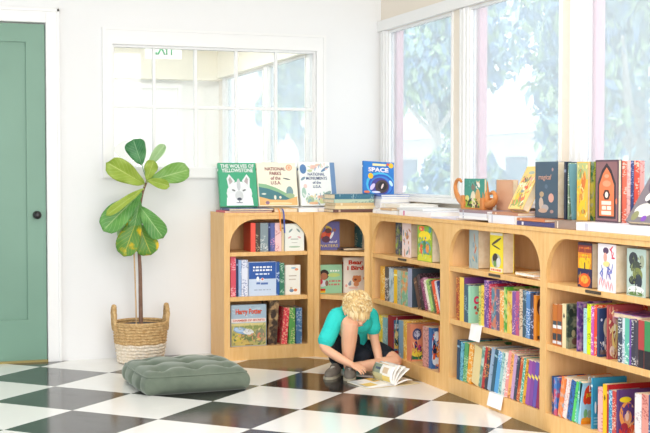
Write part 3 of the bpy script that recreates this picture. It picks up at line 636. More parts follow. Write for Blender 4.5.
        for i in range(5): P.append((ell(.8+.06*math.cos(i), .72+.05*i, .1, .02, 10, i*.9), 'D83858'))
        for i in range(12): P.append((ell(R.uniform(.2, .85), R.uniform(.3, .5), .13, .022, 10, R.uniform(0, 3)), R.choice(['5C74C0', '8890D0', '7060B0'])))
        for i in range(8): P.append((ell(.12+.1*i, .2-.015*i+.03*(i % 2), .1, .014, 8, 1.2*(-1)**i), 'E03850'))
    elif style == 'silhouette': P = [(ell(.35, .78, .24, .15), '3C4048'), (ell(.5, .62, .26, .13), '444C44'), (ell(.58, .45, .26, .16), '848C50'), (ell(.62, .32, .2, .16), '38404C'), (ell(.3, .33, .18, .09), '30343C'), (ell(.5, .14, .42, .08), 'E8E8E8'), (ell(.5, .05, .4, .05), '608048'), (ell(.8, .74, .12, .14), 'A0A890')]+speck(30, .2, .75, .25, .85, ['2C3038', '5C6850', '788048', '98A070'], 11, .09, .03)+speck(14, .1, .9, .04, .2, ['F0F0F0', '587848', 'D8D8D8'], 12, .08, .02)
    elif style == 'photo':
        for i in range(26): P.append((ell(R.uniform(.1, .9), R.uniform(.05, .95), R.uniform(.05, .14), R.uniform(.02, .06), 9, R.uniform(0, 3)), R.choice(['E0C090', 'A87848', '2C2020', 'F0E0C0', '7C5438'])))
    return P
def speck(n, u0, u1, v0, v1, cols, seed, a=.06, b=.03):
    R = random.Random(seed)
    return [(ell(R.uniform(u0, u1), R.uniform(v0, v1), R.uniform(.4, 1)*a, R.uniform(.4, 1)*b, 7, R.uniform(0, 3)), R.choice(cols)) for _ in range(n)]
def book(name, label, group, M, w, h, t, col, ink='FFFFFF', style='plain', hard=True, art=None, pages=None, seed=0, cat='book', spine_art=None, uv=1.0):
    """local x from the spine (0) to the fore edge (w), y through the thickness, z up; front cover faces -y"""
    rnd = random.Random(seed+int(w*1000)+int(h*3000))
    ct = min(.0022, t*.14) if hard else min(.0008, t*.1); ins = .003 if hard else .0006
    bm = bmesh.new(); mats = [cover_mat(col, ink, style)]
    box(bm, 0, w, -t/2, -t/2+ct, 0, h); box(bm, 0, w, t/2-ct, t/2, 0, h); box(bm, -.0012, ct, -t/2, t/2, 0, h)
    if hard: bmesh.ops.bevel(bm, geom=[e for e in bm.edges if abs(e.verts[0].co.x+.0012) < 1e-5 and abs(e.verts[1].co.x+.0012) < 1e-5 and abs(e.verts[0].co.z-e.verts[1].co.z) > h*.5], offset=min(.002, t*.2), segments=2, affect='EDGES')
    idx = {}
    def mi(hx):
        if hx not in idx: idx[hx] = len(mats); mats.append(plain(hx, .38, .4))
        return idx[hx]
    lst = art if art is not None else art_for(style, ink, rnd)
    for i, (pts, hx) in enumerate(lst):
        e = -t/2-.0002-.000012*i
        f = poly(bm, [(u*w*uv, e, v*h) for u, v in pts], mi(hx))
    # printed marks on the spine
    if style == 'spine': poly(bm, [(-.0016, -t/2+.0005, 0), (-.0016, -t/2+.0005, h), (-.0016, t/2-.0005, h), (-.0016, t/2-.0005, 0)], mi(ink))
    if style in ('half',): poly(bm, [(-.0016, -t/2+.001, 0), (-.0016, -t/2+.001, h*.38), (-.0016, t/2-.001, h*.38), (-.0016, t/2-.001, 0)], mi(ink))
    if style == 'mark': poly(bm, [(-.0016, -t/2+.002, h*.60), (-.0016, -t/2+.002, h*.67), (-.0016, t/2-.002, h*.71), (-.0016, t/2-.002, h*.64)], mi(ink))
    if style == 'fox':
        for a, b, c in ((.05, .12, 'E0E0E4'), (.14, .3, '3C4048'), (.42, .5, 'F0F0F0'), (.5, .6, '485058')): poly(bm, [(-.0016, -t/2+.003, h*a), (-.0016, -t/2+.003, h*b), (-.0016, t/2-.003, h*b), (-.0016, t/2-.003, h*a)], mi(c))
    if style == 'one': poly(bm, [(-.0016, -t/4, h*.72), (-.0016, 0, h*.8), (-.0016, t/4, h*.72), (-.0016, 0, h*.66)], mi(ink))
    if style in ('band', 'plain') and t > .012:
        poly(bm, [(-.0016, -t/2+.002, h*.82), (-.0016, -t/2+.002, h*.87), (-.0016, t/2-.002, h*.87), (-.0016, t/2-.002, h*.82)], mi(ink))
    if spine_art:
        for (a, b, c) in spine_art: poly(bm, [(-.0017, -t/2+.002, h*a), (-.0017, -t/2+.002, h*b), (-.0017, t/2-.002, h*b), (-.0017, t/2-.002, h*a)], mi(c))
    o = finish(bm, name, mats); o.matrix_world = M
    tag(o, label, cat, group)
    boxo('page_block', ct, w-ins, -t/2+ct, t/2-ct, ins, h-ins, pages or PAGES, o)
    return o
T_ = Matrix.Translation
def RZ(a): return Matrix.Rotation(a, 4, 'Z')
def RX(a): return Matrix.Rotation(a, 4, 'X')
def RY(a): return Matrix.Rotation(a, 4, 'Y')
CASE = {0: 'the narrow bookcase against the back wall', 1: 'the bookcase behind the boy', 2: 'the middle bookcase of the window row', 3: 'the bookcase cut by the right edge'}
CSH = {0: 'narrow back-wall bookcase', 1: 'bookcase behind the boy', 2: 'middle bookcase of window row', 3: 'bookcase at right edge'}
SN = ('top', 'middle', 'bottom')
SZ = (.652, .383, .08)
rows = {}
for b in BOOKS: rows.setdefault((b[0], b[1], b[2]), []).append(b)
sd = 0
for (c, s, kd), L in rows.items():
    for i, b in enumerate(L):
        sd += 1; z = SZ[s]+.0004; words = b[12]
        def nm(j): return L[j][12].replace('leaning ', '').replace('second ', '')
        if kd == 'S':
            if 0 < i < len(L)-1: nb = 'between %s and %s' % (nm(i-1), nm(i+1))
            elif i == 0: nb = 'beside %s' % nm(1)
            else: nb = 'beside %s' % nm(i-1)
            label = '%s book %s, %s shelf, %s' % (words, nb, SN[s], CSH[c])
            if len(label.split()) > 16 and i:
                nb = 'beside %s' % nm(i-1); label = '%s book %s, %s shelf, %s' % (words, nb, SN[s], CSH[c])
            if len(label.split()) > 16:
                label = '%s book, %s shelf, %s' % (words, SN[s], CSH[c])
            if False:
                nb = 'right of %s' % nm(i-1) if i else 'leftmost'
                label = '%s book %s, %s shelf, %s' % (words, nb, SN[s], CSH[c])
            grp = 'spine-out books on the %s shelf of %s' % (SN[s], CASE[c])
            d, h, t = b[6], b[7], b[8]; th = b[5]
            if c == 0: M = T_((b[3], b[4], z+t/2*abs(math.sin(th)))) @ RY(th) @ RZ(PI/2)
            else: M = T_((b[3], b[4], z+t/2*abs(math.sin(th)))) @ RX(th)
            book('book', label, grp, M, d, h, t, b[9], b[10], b[11], hard=d > .15, seed=sd, uv={'frame': .24, 'logo': .45, 'hero': .4, 'cee': .42, 'hair': .3, 'moon': .32, 'forest': .36, 'figure': .36, 'blob': .38, 'band': .25, 'magic': .5}.get(b[11], 1))
        else:
            label = '%s book displayed cover out on top shelf of %s' % (words, CSH[c])
            t = b[8]; M = T_((b[3]+t/2, b[4], z)) @ RZ(-PI/2)
            book('book', label, 'books displayed cover out in the top arches of the window row', M, b[6], b[7], t, b[9], b[10], b[11], seed=sd)
# a mirrored half pattern: face-out covers in the narrow bookcase
gF = 'books displayed cover out in the narrow and corner bookcases'
o = book('book', 'whitish cover-out book with pastel sprigs, top shelf of narrow bookcase', gF, T_((1.456, 1.262, .6524)), .124, .166, .03, 'ECEFE8', 'D8A0A0', 'plain', art=[(ell(.3, .75, .12, .04, 10, .6), '8CA0A0'), (ell(.7, .75, .12, .04, 10, -.6), '8CA0A0'), (ell(.25, .5, .1, .03, 10, .3), 'E0A8A8'), (ell(.75, .5, .1, .03, 10, -.3), 'E0A8A8'), (rc(.3, .42, .7, .45), 'A8A8A0'), (ell(.5, .15, .3, .03), 'A8C0A8'), (rc(.35, .3, .65, .32), 'B8B8B0')], seed=1)
o = book('book', 'square blue and snow-white picture book on middle shelf of narrow bookcase', gF, T_((1.226, 1.262, .3834)), .174, .206, .03, 'CCDAF0', '2C58A4', 'plain', art=[(rc(.01, .5, .99, .99), '2A58A6'), (ell(.33, .5, .05, .07), 'F4F6FA'), (ell(.5, .48, .07, .05), 'E8E8F0'), (ell(.5, .49, .04, .03), 'E05848'), (rc(.28, .34, .42, .4), '5C78B8'), (rc(.44, .33, .7, .39), '5C78B8')]+bars(.16, .84, (.82, .73), .05, 'F0F4FC', random.Random(3))+bars(.25, .75, (.62,), .045, 'E0E8F8', random.Random(5))+bars(.2, .8, (.16,), .03, 'A0B0C8', random.Random(6)), seed=2)
o = book('book', 'cream cover-out book with small animals, middle shelf of narrow bookcase', gF, T_((1.459, 1.262, .3834)), .098, .182, .02, 'F2EEE4', 'E08858', 'plain', art=[(ell(.75, .85, .12, .04), 'E89868'), (ell(.55, .9, .16, .03), '98B8D0'), (rc(.25, .62, .75, .65), 'B8A898'), (rc(.25, .5, .7, .53), 'C8B8A8'), (ell(.42, .14, .14, .06), '7C90A8'), (ell(.68, .15, .12, .05), 'E08858'), (ell(.4, .22, .08, .04), 'D8C0A8')], seed=3)
hp = book('book', 'large illustrated book with orange title and pale blue car, bottom shelf of narrow bookcase', gF, T_((1.115, 1.262, .0804)), .222, .25, .03, 'A8BCCC', 'E8A850', 'plain',
    art=[(rc(.01, .01, .99, .55), 'B0A868'), (rc(.01, .5, .99, .56), 'D8C888'), (rc(.01, .58, .99, .67), 'F4E4DC'), (ell(.6, .45, .36, .05), '909858'), (ell(.2, .2, .18, .12), 'D0B850'), (ell(.5, .25, .22, .14), '788050'), (ell(.82, .25, .14, .18), '88886C'), (ell(.8, .22, .06, .1), 'D88868'), (ell(.3, .38, .25, .08, 18, -.2), '88A8D0'), (ell(.22, .4, .13, .05, 18, -.2), 'B8D0EC'), (ell(.5, .34, .15, .07, 18, -.15), 'E4E4E4'), (ell(.35, .07, .26, .05), 'C8B060'), (rc(.4, .02, .62, .04), '705030')]+speck(60, .05, .95, .04, .3, ['8C8C58', 'D8C070', '687848', 'C8A860', 'A0A070', 'D89878'], 3, .06, .025)+speck(25, .05, .95, .4, .54, ['C8C080', '90A068', 'E0D090'], 4, .1, .012)+speck(14, .35, .62, .29, .4, ['F4F0E8', 'B8B0A8', 'D8D8E0'], 5, .04, .02)+speck(14, .05, .95, .7, .96, ['B8CCD8', '98B0C4', 'D0D8DC'], 6, .12, .02), seed=4)
lettering('title_lettering', 'Harry Potter', .165, plain('E8562C', .4), hp, FRONT(.111, .206, .0168), maxh=.042, bold=.035)
lettering('subtitle_lettering', 'CHAMBER OF SECRETS', .2, plain('D8604C', .4), hp, FRONT(.111, .157, .0168), maxh=.013, bold=.02)
# corner bookcase displays
gC = 'picture books displayed in the corner bookcase'
pb = book('book', 'purple picture book with a red and yellow character, top shelf of corner bookcase', gF, T_((1.668, 1.27, .6524)) @ RZ(-.05), .147, .176, .02, '6F6CA8', 'E8C060', 'plain',
    art=[(ell(.42, .5, .24, .17, 18, .3), 'D84830'), (ell(.4, .38, .18, .12), '5C3448'), (ell(.52, .76, .16, .08, 14, -.4), 'D8B848'), (ell(.5, .68, .14, .09), '6C3C34'), (ell(.66, .52, .15, .05, 14, 1.0), 'F0ECEC'), (ell(.3, .55, .1, .08), 'E86840'), (ell(.78, .7, .07, .06), 'A86858')], seed=5)
lettering('title_lettering', 'out of', .05, plain('F4F0F4', .4), pb, FRONT(.105, .052, .0114), maxh=.016, bold=.02)
lettering('title_lettering', 'WATERS', .125, plain('E8CC80', .4), pb, FRONT(.075, .026, .0114), maxh=.017, bold=.02)
kb = book('book', 'mint green picture book with a child in a red top, middle shelf of corner bookcase', gF, T_((1.672, 1.255, .3834)) @ RZ(-.04), .154, .178, .02, '9CCFA8', 'F0F0E0', 'plain',
    art=[(ell(.25, .66, .2, .18), '2C201C'), (ell(.24, .6, .15, .13), 'B07050'), (ell(.18, .36, .18, .12), 'D8DCE4'), (ell(.1, .42, .09, .1), 'C84050'), (rc(.04, .1, .3, .17), 'D02C1C'), (rc(.04, .03, .3, .1), 'F4C020'), (ell(.36, .36, .07, .1), '8C6058'), (ell(.66, .64, .26, .07), 'C4D880')]+bars(.5, .95, (.76,), .05, 'F4F8F4', random.Random(4))+bars(.45, .95, (.4, .28), .06, 'D07870', random.Random(8)), seed=6)
bb = book('book', 'white picture book with orange-red title and a small bear, middle shelf of corner bookcase', gF, T_((1.842, 1.262, .3834)) @ RZ(-.1), .146, .219, .025, 'F6EEE2', 'E05838', 'plain',
    art=[(ell(.58, .38, .2, .11), 'E0905C'), (ell(.46, .46, .05, .03), 'E0905C'), (ell(.72, .46, .05, .03), 'E0905C'), (ell(.52, .37, .06, .03), '804030'), (ell(.56, .24, .12, .07), 'E09868'), (ell(.27, .25, .07, .05), '8898B0'), (ell(.3, .31, .04, .03), '8898B0'), (ell(.42, .14, .22, .03), 'F0C8B8'), (ell(.12, .2, .05, .04), 'F0B0A0'), (ell(.9, .4, .04, .04), 'E8A880')], seed=7)
lettering('title_lettering', 'Bear\ni Bird', .105, plain('DC4828', .4), bb, FRONT(.075, .172, .0138), maxh=.062, bold=.04)
book('book', 'thin teal book standing at the right of the corner bookcase top shelf', gC, T_((1.945, 1.31, .6524)) @ RZ(-PI/2), .13, .18, .018, '2C6468', 'E0D8B0', 'text', seed=8)
book('book', 'brown book lying flat, top shelf of corner bookcase', gC, T_((1.80, 1.27, .6604)) @ RZ(.05) @ RX(PI/2), .13, .11, .014, '4C3C34', 'A09070', 'text', seed=9)
# lying books in the middle bookcase's top arch
gL = 'books lying on the top shelf of the middle bookcase'
book('book', 'thin orange book lying flat on the top shelf of the middle bookcase', gL, T_((1.92, -.93, .6574)) @ RZ(-PI/2) @ RX(-PI/2), .15, .20, .009, 'F0A828', 'FFF0C0', 'text', hard=False, seed=10)
book('book', 'white-paged book lying at the right end of middle bookcase top shelf', gL, T_((1.905, -.88, .6704)) @ RZ(-PI/2) @ RX(-PI/2), .19, .17, .016, 'E8E4DC', 'F0C060', 'plain', pages=WPAGES, seed=11) if False else None
book('book', 'cream book lying flat over the orange one, top shelf of middle bookcase', gL, T_((1.90, -.86, .6694)) @ RZ(-PI/2) @ RX(-PI/2), .17, .19, .014, 'F2E4C4', 'E8A848', 'art', pages=WPAGES, seed=12)
book('book', 'purple-covered book lying flat on the row, middle shelf of bookcase at right edge', 'books lying on the row at the right edge', T_((1.925, -1.62, .563)) @ RZ(-PI/2) @ RX(-PI/2), .2, .15, .022, '6C3C9C', 'D070B8', 'art', seed=13)
# open-faced covers that carry lettering
def find(words): return next(o for o in COL.objects if o.get('label', '').startswith(words) and o.get('category') == 'book')
bl = find('light blue with a red blob'); blt = [m for m in bl.bound_box][0][1]; lettering('title_lettering', 'DO\nDi', .034, plain('F8F4F0', .4), bl, FRONT(.042, .172, -blt+.001), maxh=.065, bold=.03)
lettering('title_lettering', 'JUNI', .04, plain('F8C820', .4), bl, FRONT(.038, .122, -blt+.001), maxh=.02, bold=.03)

# ------------------------------------------------------------------ things on top of the bookcases
ZT = HB+.0005
LIE = lambda x, y, z, rz=0: T_((x, y, z)) @ RZ(rz) @ RX(-PI/2)   # lying flat, front cover up; spine on the left, x to the right, bottom edge nearest
def flat(label, group, x, y, z, w, d, t, col, ink='E0E0E8', style='plain', rz=0, hard=True, pages=None, seed=0):
    return book('book', label, group, T_((x, y, z+t/2)) @ RZ(rz) @ RX(-PI/2) @ T_((0, 0, 0)), w, d, t, col, ink, style, hard, pages=pages, seed=seed) if False else \
        book('book', label, group, T_((x, y, z+t/2)) @ RZ(rz) @ Matrix(((1, 0, 0, 0), (0, 0, 1, 0), (0, -1, 0, 0), (0, 0, 0, 1))), w, d, t, col, ink, style, hard, pages=pages, seed=seed)
gA = 'books lying on top of the narrow bookcase'
flat('thin red-spined book lying undermost on the narrow bookcase', gA, 1.075, 1.235, ZT, .30, .21, .012, 'C8485C', 'E8E8F0', rz=0)
flat('thin navy book lying under the green picture book on the narrow bookcase', gA, 1.10, 1.225, ZT+.0125, .28, .22, .0125, '3C4C84', 'E8E8F0')
flat('thin brown book lying on the narrow bookcase under the cream picture book', gA, 1.385, 1.23, ZT, .15, .2, .024, 'D8B07C', 'F0E0C0', rz=0)
flat('white thin book lying on the narrow bookcase under the two white-covered books', gA, 1.54, 1.225, ZT, .125, .22, .025, 'ECECF2', '7C84B0', pages=WPAGES)
flat('pale lilac book lying on the corner bookcase beside the stack', gA, 1.675, 1.255, ZT, .19, .23, .025, 'DAD8E4', 'F0F0F4', pages=WPAGES)
gD = 'picture books leaning upright on top of the narrow bookcase'
def stand(x, y, z, th, w, h, t, *a, **k):
    return book('book', a[0], gD, T_((x, y, z+t/2*abs(math.sin(th)))) @ RX(-th), w, h, t, *a[1:], **k)
wf = stand(1.100, 1.44, ZT+.025, .24, .240, .278, .03, 'green picture book with a pale wolf face leaning on the internal window', '45A87E', 'F0F4F0', 'plain',
    art=[(ell(.52, .3, .34, .27), 'E9ECEC'), ([(.24, .40), (.20, .64), (.27, .74), (.42, .58)], 'E4E8E8'), ([(.80, .40), (.82, .64), (.74, .74), (.60, .58)], 'E4E8E8'), ([(.27, .5), (.25, .62), (.29, .68), (.36, .57)], 'B4A8A8'), ([(.75, .5), (.77, .62), (.73, .68), (.66, .57)], 'B4A8A8'), ([(.16, .02), (.18, .2), (.3, .3), (.74, .3), (.86, .2), (.88, .02)], 'F0F2F2'), (ell(.51, .5, .05, .14), 'C4C8CA'), (ell(.37, .37, .05, .02, 12, -.3), '6C7070'), (ell(.65, .37, .05, .02, 12, .3), '6C7070'), (ell(.51, .24, .11, .12), 'D4D8D8'), (ell(.51, .17, .06, .035), '4C5460'), (rc(.5, .09, .52, .15), '808488'), (ell(.51, .09, .09, .012), '90989A')], seed=20)
lettering('title_lettering', 'THE WOLVES OF\nYELLOWSTONE', .214, plain('F8FAF8', .4), wf, FRONT(.12, .243, .0166), maxh=.052, bold=.03, sp=.85)
np_ = stand(1.346, 1.44, ZT+.025, .24, .258, .282, .03, 'cream picture book with green hills and maroon lettering leaning on the internal window', 'F4EFD8', 'B84838', 'plain',
    art=[([(.02, .2), (.02, .52), (.2, .5), (.45, .42), (.7, .3), (.98, .18), (.98, .1)], '8CB890'), ([(.02, .16), (.02, .44), (.25, .4), (.5, .32), (.8, .16), (.8, .1)], '4C8088'), ([(.02, .02), (.02, .22), (.3, .15), (.7, .14), (.98, .22), (.98, .02)], 'E8B878'), (ell(.5, .06, .35, .03), 'F4D8A8'), (ell(.8, .32, .09, .13), '7C9CA0'), (ell(.8, .24, .12, .05), 'A0B890'), (ell(.82, .88, .08, .07), 'E89068'), (ell(.82, .88, .055, .05), 'F4E4C8'), (ell(.82, .88, .03, .03), 'E89068'), (ell(.74, .62, .1, .015, 12, -.2), '505860'), (ell(.42, .2, .03, .05), 'F0E8D8'), (ell(.22, .08, .05, .04), '907088'), (ell(.14, .28, .06, .02), 'D8E0D0'), (ell(.55, .2, .03, .03), 'F4E8D0')], seed=21)
lettering('title_lettering', 'NATIONAL\nPARKS\nof the\nU.S.A.', .135, plain('96444C', .4), np_, FRONT(.12, .195, .0166), maxh=.112, bold=.015)
nm_ = stand(1.622, 1.44, ZT+.025, .24, .245, .285, .03, 'white picture book with blue lettering and pastel sprigs leaning on the internal window', 'F0F2EE', '4C6CA0', 'plain',
    art=[(rc(.86, .01, .99, .99), '7090B8'), (ell(.12, .84, .09, .11), '5C84B4'), (ell(.4, .88, .1, .05), 'EAC0B0'), (ell(.3, .8, .07, .03), 'C8D0A0'), (ell(.72, .84, .13, .03, 14, .5), '6C8CB0'), (ell(.55, .93, .1, .03), 'E8C8B0'), (ell(.1, .3, .06, .12), 'A8C8B8'), (ell(.1, .62, .07, .03, 12, .5), '7C98A8'), (ell(.25, .14, .12, .08), 'A8C0A0'), (ell(.55, .1, .2, .05), 'D8DCA0'), (ell(.7, .25, .16, .05, 14, .5), '90A8A0'), (ell(.55, .2, .08, .04), 'E8B098'), (ell(.35, .06, .14, .03), 'E8B890'), (ell(.15, .45, .05, .05), 'E8C8C0')]+speck(26, .05, .85, .04, .3, ['A8C8B8', 'E8D8A8', 'F0C8B0', '88A8B8', 'D8E0D8'], 18, .06, .025)+speck(12, .2, .8, .82, .97, ['F0D0C0', 'C8D8C0', 'A8B8D0'], 19, .06, .02), seed=22)
lettering('title_lettering', 'NATIONAL\nMONUMENTS\nof the\nU.S.A.', .14, plain('4C5C88', .4), nm_, FRONT(.115, .165, .0166), maxh=.10, bold=.012)
# ribbons
def ribbon(name, label, x, z1, hx):
    bm = bmesh.new(); P = [(x-.02, 1.225, ZT+.022), (x-.008, 1.212, ZT+.02), (x, 1.208, ZT-.01), (x+.003, 1.208, .82), (x+.006, 1.209, z1)]
    P = catmull(P, 4); w = .0045
    a = [bm.verts.new(p+Vector((-w, 0, 0))) for p in P]; b = [bm.verts.new(p+Vector((w, 0, 0))) for p in P]
    c = [bm.verts.new(p+Vector((-w, -.001, .001))) for p in P]; d = [bm.verts.new(p+Vector((w, -.001, .001))) for p in P]
    n = len(P)
    for i in range(n-1):
        for q in ((a[i], b[i], b[i+1], a[i+1]), (c[i], c[i+1], d[i+1], d[i]), (a[i], a[i+1], c[i+1], c[i]), (b[i], d[i], d[i+1], b[i+1])): bm.faces.new(q)
    tag(finish(bm, name, plain(hx, .5)), label, 'ribbon', 'bookmark ribbons')
ribbon('bookmark_ribbon', 'orange bookmark ribbon hanging over the front of the narrow bookcase', 1.412, .775, 'F0984C')
ribbon('bookmark_ribbon', 'blue bookmark ribbon hanging over the front of the narrow bookcase', 1.437, .765, '4C5CA8')
# the stack on the corner unit
gS = 'stack of books on top of the corner bookcase'
z = ZT
for (x, w, d, t, hx, ink, lab) in ((1.69, .26, .19, .019, '6C4C48', 'C8A890', 'dark brown book at the bottom of the stack on the corner bookcase'),
        (1.70, .27, .2, .020, 'E8D4A4', 'F0E8D0', 'cream book second from the bottom of the stack on the corner bookcase'),
        (1.705, .25, .2, .017, 'D8B888', 'E8D8B8', 'tan book in the middle of the stack on the corner bookcase'),
        (1.695, .26, .2, .022, 'B8CCB8', '5C8C88', 'pale green book second from the top of the stack, corner bookcase'),
        (1.70, .255, .2, .030, '3C7088', 'B0C8D0', 'teal book topmost in the stack on the corner bookcase')):
    flat(lab, gS, x+w+.022, 1.085, z, d, w, t, hx, ink, 'plain' if t < .02 else 'text', rz=PI/2); z += t+.0006
gW = 'white booklets lying on top beside the corner stack'
z = ZT
for (x, w, d, t, hx, lab) in ((1.975, .21, .26, .03, 'ECECF0', 'white booklet lying lowest in the pile right of the corner stack'),
        (1.985, .20, .25, .028, 'E6E6EE', 'white book lying second in the pile right of the corner stack'),
        (1.99, .19, .24, .022, 'F0F0F4', 'white book lying third in the pile right of the corner stack'),
        (1.995, .185, .23, .014, 'C8D0EC', 'bluish white book near the top of the pile right of corner stack'),
        (1.99, .19, .24, .012, '5C74B8', 'thin blue-marked book topmost of the pile right of corner stack')):
    flat(lab, gW, x, 1.0, z, w, d, t, hx, '7080C0', 'plain', rz=0, pages=WPAGES); z += t+.0006
spc = book('book', 'bright blue space picture book standing on the corner stack', gS, T_((1.935, 1.165, 1.004)) @ RX(-.16) @ RY(.06), .205, .203, .016, '2E78C4', 'FFFFFF', 'plain',
    art=[(ell(.55, .3, .46, .38), '48B4DC'), (ell(.58, .28, .42, .34), '2C58B4'), (ell(.58, .26, .36, .3), '3C80CC'), (ell(.55, .24, .3, .27), '4C4490'), (ell(.6, .24, .22, .2, 18, .5), '4C3C3C'), (ell(.62, .25, .14, .13), '2C2428'), (ell(.62, .25, .03, .09, 10, -.4), 'F0D8D0'), (ell(.3, .22, .06, .12, 12, -.6), 'D8C8E8'), (ell(.24, .55, .085, .09), 'F4B828'), (rc(.3, .87, .74, .94), 'F0E0A8'), (ell(.9, .9, .08, .08), 'F4C030'), (ell(.8, .93, .05, .04), 'D85848'), (ell(.12, .05, .1, .04), 'E07850'), (ell(.42, .06, .14, .03), 'E8E8F8'), (ell(.9, .35, .05, .1, 12, .5), 'C8E8F4')], seed=30)
lettering('title_lettering', 'SPACE', .135, plain('F0E8F8', .4), spc, FRONT(.10, .152, .0095), maxh=.028, bold=.05)
# flat things along the window row
gR = 'books and papers lying on top of the window row'
flat('wide white poster booklet lying on the bookcase behind the boy', gR, 1.905, .54, ZT, .28, .38, .022, 'F2F2F4', 'E8E8F0', pages=WPAGES)
flat('brown cardboard-covered booklet lying on the bookcase behind the boy', gR, 1.90, .62, ZT+.023, .15, .17, .012, 'D8B48C', 'E8D0B0')
flat('white thick booklet with pink marks lying on the bookcase behind the boy', gR, 1.903, .08, ZT, .28, .43, .03, 'F0EEF4', 'D878A8', pages=WPAGES)
flat('thin grey pamphlet on top of the white booklet behind the boy', gR, 1.93, .25, ZT+.031, .24, .3, .012, 'DCDCDC', 'F0F0F0', rz=.08, pages=WPAGES)
flat('thin cream booklet lying by the window sill above the bookcase behind the boy', gR, 1.93, .57, ZT+.037, .24, .3, .02, 'EFE8DC', 'F0F0F0', rz=-.05, pages=WPAGES)
flat('thin lilac pamphlet lying on the joint left of the curled wooden bookend', gR, 1.905, -.22, ZT, .27, .27, .009, 'D8D4E4', 'F0F0F0', rz=.05, pages=WPAGES)
z = ZT+.010
for (t, hx, lab) in ((.015, 'F0F0F4', 'white-edged book lowest under the curled wooden bookend'), (.015, 'E4E4EC', 'white-edged book in the middle under the curled wooden bookend'), (.013, 'A08890', 'mauve covered book topmost under the curled wooden bookend')):
    flat(lab, 'books under the wooden bookend', 1.905, -.56, z, .26, .30, t, hx, 'C0C0D0', pages=WPAGES); z += t+.0006
ZE = z
flat('white booklet lying under the leaning flowered book', gR, 1.905, -.835, ZT, .27, .255, .039, 'E6E6EE', 'C0C0D0', pages=WPAGES)
flat('thin copper-brown book lying between white booklet and leaning flowered book', gR, 1.925, -.83, ZT+.0395, .25, .25, .0135, 'BC8468', 'F0D0B0')
flat('orange-brown thin book lying under the dark blue standing book', gR, 1.915, -1.095, ZT+.0205, .25, .25, .013, 'C87C50', 'F0D0B0')
flat('navy-covered book lying under the spine-out row on the middle bookcase', gR, 1.915, -1.20, ZT, .27, .355, .019, '4C4C80', 'E0E0F0', pages=WPAGES)
flat('peach-paged book lying beside the navy-covered one on the window row', gR, 1.90, -1.375, ZT, .27, .165, .034, '9C8478', 'F0E0D0')
flat('thick white-paged book lying below the tall orange and dark framed book', gR, 1.90, -1.90, ZT, .27, .515, .034, 'E8E8F0', 'C8C8D8', pages=WPAGES)
ZR = ZT+.0348
# wooden bookend with curled ends, holding cat-covered books
bk = empty('wooden_bookend', (2.0, -.26, ZE)); tag(bk, 'orange wooden bookend with a curled tail at each end', 'bookend')
bm = bmesh.new(); wood_o = wood_mat('orange_wood', 'D08A4C', 'C47C40', 'B46A34')
tube(bm, [(0, .105, .028), (0, .15, .034), (0, .20, .05), (0, .238, .085), (0, .245, .12), (0, .225, .146), (0, .195, .15), (0, .178, .140)], [.026, .022, .016, .012, .010, .009, .008, .007], 12, 6)
box(bm, -.03, .03, .095, .125, 0, .07, 0, .006)
finish(bm, 'curled_trunk', wood_o, bk)
bm = bmesh.new()
tube(bm, [(0, -.10, .03), (0, -.15, .028), (0, -.19, .04), (0, -.208, .066), (0, -.185, .088), (0, -.155, .082)], [.024, .021, .017, .012, .010, .008], 12, 6)
tube(bm, [(0, -.105, .135), (.0, -.102, .10), (0, -.108, .06), (0, -.112, .03)], [.010, .016, .020, .022], 12, 4)
box(bm, -.03, .03, -.125, -.09, 0, .06, 0, .006)
finish(bm, 'curled_tail', wood_o, bk)
boxo('base_strip', -.028, .028, -.124, .124, 0, .008, wood_o, bk)
cb = book('book', 'green-blue book with two cats on the cover held by the wooden bookend', 'books held by the wooden bookend', T_((1.99, -.155, ZE+.0004)) @ RZ(-PI/2), .225, .155, .014, '3E9484', 'F0E0C0', 'plain',
    art=[(rc(.01, .01, .99, .3), '8CB040'), (ell(.45, .3, .13, .3), 'E8DCC0'), (ell(.45, .72, .1, .11), '88786C'), (ell(.68, .35, .13, .32), 'D8A868'), (ell(.68, .78, .11, .12), 'F0E8DC'), ([(.6, .84), (.6, .96), (.68, .88)], 'E0C8A0'), ([(.76, .84), (.78, .96), (.69, .88)], 'E0C8A0'), ([(.37, .78), (.37, .9), (.45, .82)], '70604C'), ([(.53, .78), (.54, .9), (.46, .82)], '70604C'), (ell(.3, .2, .12, .12), '2C4028'), (ell(.6, .15, .06, .14), '604830'), (ell(.85, .2, .1, .14), 'C8D060'), (ell(.15, .35, .1, .1), 'D8D880')]+speck(34, .05, .95, .05, .35, ['A8C848', '3C5830', 'E8D8A0', '68883C', '2C3828'], 15, .06, .05)+speck(12, .05, .95, .7, .95, ['2C7C78', '5CA898'], 16, .1, .04), seed=31)
book('book', 'tan cardboard covered book standing behind the cat book by the bookend', 'books held by the wooden bookend', T_((2.06, -.39, ZE+.0004)) @ RZ(-PI/2), .17, .15, .03, 'D8A888', 'E8C8B0', 'plain', seed=32)
